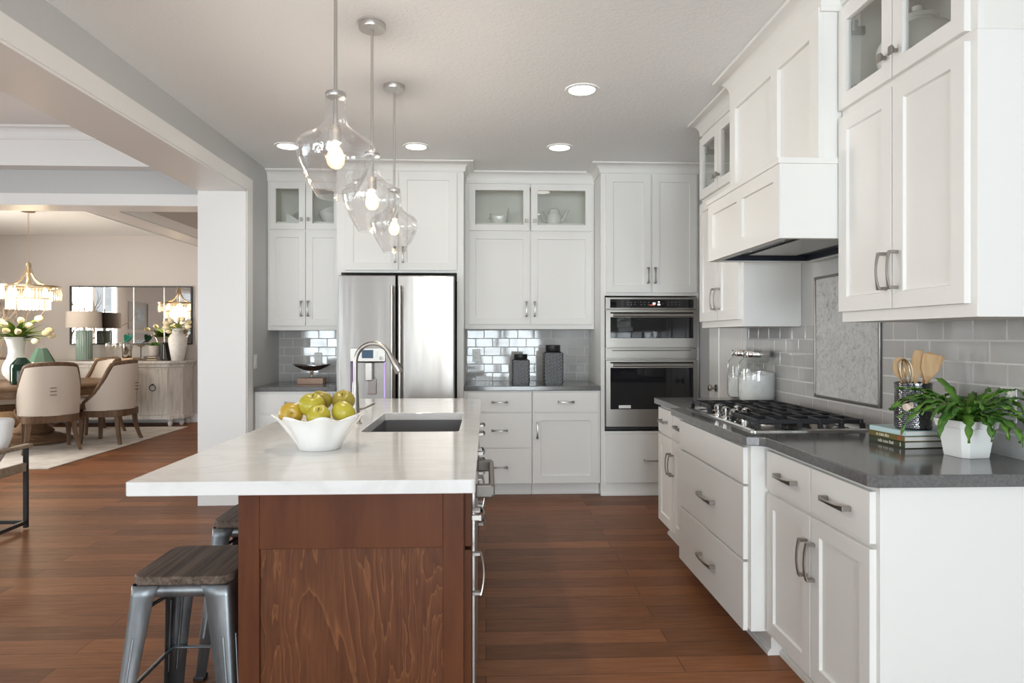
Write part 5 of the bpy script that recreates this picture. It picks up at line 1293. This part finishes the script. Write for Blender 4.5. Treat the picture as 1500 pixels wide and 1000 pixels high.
obj('handle', TU([(-5.37+.085*math.cos(a), 9.98, zg+.20+.05*math.sin(a)) for a in (-.2, -.6, -1.0, -1.57, -2.1, -2.6, -2.95)], .005, seg=8), M['chrome'], t_, smooth=True)
t_ = thing('candle_holder', 'small dark footed holder standing right of the silver bucket', 'candle holder', (-5.265, 10.17, zs_))
obj('stem', LA(-5.265, 10.17, [(.030, zs_), (.028, zs_+.008), (.006, zs_+.02), (.006, zs_+.19), (.012, zs_+.20)], seg=16), M['iron'], t_, smooth=True); obj('cup', LA(-5.265, 10.17, [(.010, zs_+.20), (.055, zs_+.225), (.058, zs_+.24), (.05, zs_+.238), (.002, zs_+.215)], cap1=False, seg=20), M['brass'], t_, smooth=True)
t_ = thing('bird_figurine', 'teal glazed bird figurine with spread wings on the silver bucket rim', 'figurine', (-5.36, 9.99, zg+.24))
bm = TU([(-5.45, 9.98, zg+.255), (-5.42, 9.985, zg+.27), (-5.37, 9.99, zg+.295), (-5.33, 9.99, zg+.325), (-5.305, 9.99, zg+.35), (-5.285, 9.99, zg+.365)], [.004, .012, .026, .024, .013, .006], seg=10); obj('body', bm, M['teal'], t_, smooth=True)
for s in (-1, 1):
    bm = NB(); rows = []
    for q in range(6):
        k = q/5; c = Vector((-5.345 - .02*k, 9.99 + s*(.02+.05*k), zg+.335+.045*k)); rows.append([bm.verts.new(c + Vector((-.055*(1-k*.6), 0, -.050*(1-k*.7)))), bm.verts.new(c + Vector((.035*(1-k), 0, .010)))])
    for a_, c_ in zip(rows, rows[1:]): bm.faces.new((a_[0], a_[1], c_[1], c_[0]))
    o = obj('wing', bm, M['teal'], t_); md = o.modifiers.new('solid', 'SOLIDIFY'); md.thickness = .008
# books, plant, vase
for k, (dx, h_) in enumerate(((0, .036), (.012, .032))):
    t_ = thing('book', ['dark brown book lying flat at the bottom under the small plant', 'dark brown book lying flat directly under the small plant'][k], 'book', (-4.98, 10.0, zs_ + k*.037), 0, 'books under the small plant')
    z = zs_ + k*.037; x0 = -5.10 + dx; x1 = -4.84 - dx
    bm = NB(); box(bm, x0, x1, 9.90, 10.10, z, z+.003); box(bm, x0, x1, 9.90, 10.10, z+h_-.003, z+h_); box(bm, x0, x1, 9.90, 9.904, z+.003, z+h_-.003); obj('cover', bm, M['book_brown'], t_)
    obj('pages', B(x0+.004, x1-.004, 9.904, 10.096, z+.003, z+h_-.003), M['paper'], t_)
    obj('title', B(x0+.06, x1-.06, 9.8992, 9.9003, z+.012, z+.024), M['gold'], t_)
zp_ = zs_+.071
t_ = thing('small_plant', 'small round leaved green plant in a pale stoneware pot on two books', 'plant', (-4.97, 10.0, zp_))
obj('pot', LA(-4.97, 10.0, [(.062, zp_), (.066, zp_+.004), (.088, zp_+.15), (.092, zp_+.155), (.080, zp_+.155), (.072, zp_+.13), (.002, zp_+.13)], cap1=False, seg=28), M['terracotta'], t_, smooth=True)
bm = NB(); rp = random.Random(5)
for k in range(260):
    az, el, R_ = rp.uniform(0, 2*PI), rp.uniform(.02, 1.5), rp.uniform(.04, .088)
    c = Vector((-4.97 + R_*math.cos(az)*math.cos(el), 10.0 + R_*math.sin(az)*math.cos(el), zp_ + .15 + R_*.65*math.sin(el))); a = Vector((rp.uniform(-1, 1), rp.uniform(-1, 1), rp.uniform(-.2, 1))).normalized()*.013; b_ = a.orthogonal().normalized()*.008
    bm.faces.new([bm.verts.new(c+p) for p in (-a, b_, a, -b_)])
obj('foliage', bm, M['leaf'], t_)
for k, (x, lean, w_, mm, lb) in enumerate(((-4.845, 0, .028, 'book_black', 'black book upright beside the small plant, first of three'), (-4.812, .0, .030, 'book_black', 'black book upright in the middle of three, gold line on its spine'), (-4.778, -.16, .036, 'book_black', 'black book leaning against two upright books beside the white vase'))):
    t_ = thing('book', lb, 'book', (x, 9.99, zs_), 0, 'black books upright on the sideboard'); t_.rotation_euler = (0, lean, 0)
    if lean: t_.location.z = zs_ + .0
    h_ = .275 if k else .265
    obj('cover', B(0, w_, -.085, .085, 0, h_), M[mm], t_, local=True, bev=.003)
    if k == 1: obj('gold_line', B(.011, .018, -.0862, -.0848, .03, h_-.03), M['gold'], t_, local=True)
vx = -4.625
vase('flower_vase', 'chalky white amphora vase of tulips at the right end of the sideboard', vx, 9.98, zs_, [(.075, 0), (.085, .005), (.105, .12), (.128, .26), (.130, .33), (.105, .385), (.078, .41), (.074, .47), (.085, .485), (.078, .487), (.065, .42), (.002, .35)], 'ceramic_matt')
SV = [(-.13, -.03, .02), (-.11, -.06, .09), (-.04, -.06, .12), (.03, -.04, .13), (.12, .02, .10), (-.13, .03, -.04), (.14, -.02, .03), (.09, -.06, .15)]
SL = ['cream tulip low at the left of the sideboard vase', 'cream tulip at upper left of the sideboard vase', 'cream tulip at the top left of the sideboard vase', 'cream tulip at the top centre of the sideboard vase', 'cream tulip at the right rear of the sideboard vase', 'cream tulip lowest at the left of the sideboard vase', 'cream tulip lowest at the right of the sideboard vase', 'cream tulip highest at the right of the sideboard vase']
tulips((vx, 9.98, zs_+.48), .06, SV, SL, 'tulips in the sideboard vase')
greens('tulip_leaves', 'green tulip leaves around the flowers in the sideboard vase', (vx, 9.98, zs_+.47), 20, .19, .018, 8)

# framed prints on the living room wall, seen in the mirror
fW = lambda u0, u1, z0, z1, d0, d1: B(-8.0+d0, -8.0+d1, u0, u1, z0, z1)
for z0, lb in ((1.50, 'upper grey framed print on the far wall, seen in the mirror'), (.80, 'lower grey framed print on the far wall, seen in the mirror')):
    t_ = thing('framed_print', lb, 'picture', (-8.0, 5.24, z0), 0, 'framed prints seen in the mirror')
    bm = NB(); y0, y1, z1 = 4.82, 5.66, z0+.62
    for q in ((y0, y1, z0, z0+.03), (y0, y1, z1-.03, z1), (y0, y0+.03, z0+.03, z1-.03), (y1-.03, y1, z0+.03, z1-.03)): box(bm, -8.0, -7.97, q[0], q[1], q[2], q[3])
    obj('frame', bm, M['mat_board'], t_); obj('mat', fW(y0+.03, y1-.03, z0+.03, z1-.03, 0, .012), M['mat_board'], t_); obj('print', fW(y0+.20, y1-.20, z0+.17, z1-.17, .012, .014), M['print'], t_)

# white armchair with black frame at the left picture edge
r = thing('armchair', 'white armchair with black metal frame and wooden arms at left picture edge', 'chair', (-3.52, 4.27, 0), 0)
w, d = .36, .34; q = .012
def sqbar(bm, p, q_): bar(bm, p, q_, .024, .024, up=(0, 0, 1) if abs(p[2]-q_[2]) < .3 else (1, 0, 0))
for sx in (-1, 1):
    bm = NB(); x = sx*w
    sqbar(bm, (x, -d, .012), (x, -d, .56)); sqbar(bm, (x, d, .012), (x, d, .56)); sqbar(bm, (x, -d, .05), (x, d, .05))
    obj('side_frame', bm, M['black'], r, local=True); obj('arm', B(x-.03, x+.03, -d-.03, d+.03, .56, .585), M['arm_wood'], r, local=True, bev=.006)
    obj('seat_rail', B(x-.012, x+.012, -d, d, .40, .46), M['arm_wood'], r, local=True, bev=.004)
bm = NB(); sqbar(bm, (-w, d, .05), (w, d, .05)); sqbar(bm, (-w, -d, .05), (w, -d, .05)); obj('base_bar', bm, M['black'], r, local=True)
bm = NB(); prism(bm, rrect(-.27, .27, -.34, .24, .08, 5), .40, .53); obj('seat', bm, M['white_fabric'], r, local=True, bev=.04, seg=4)
bm = NB(); L = [[bm.verts.new((x_*w_, y_ + k*.08 - .06, z)) for x_, y_ in rrect(-.30, .30, .22, .34, .05, 5)] for k, z, w_ in ((0, .42, .72), (.3, .52, .90), (.7, .64, .99), (1, .77, 1.0))]
for a, c in zip(L, L[1:]): bridge(bm, a, c)
bm.faces.new(L[0]); bm.faces.new(L[-1]); obj('backrest', bm, M['white_fabric'], r, local=True, bev=.03, seg=4, smooth=True)
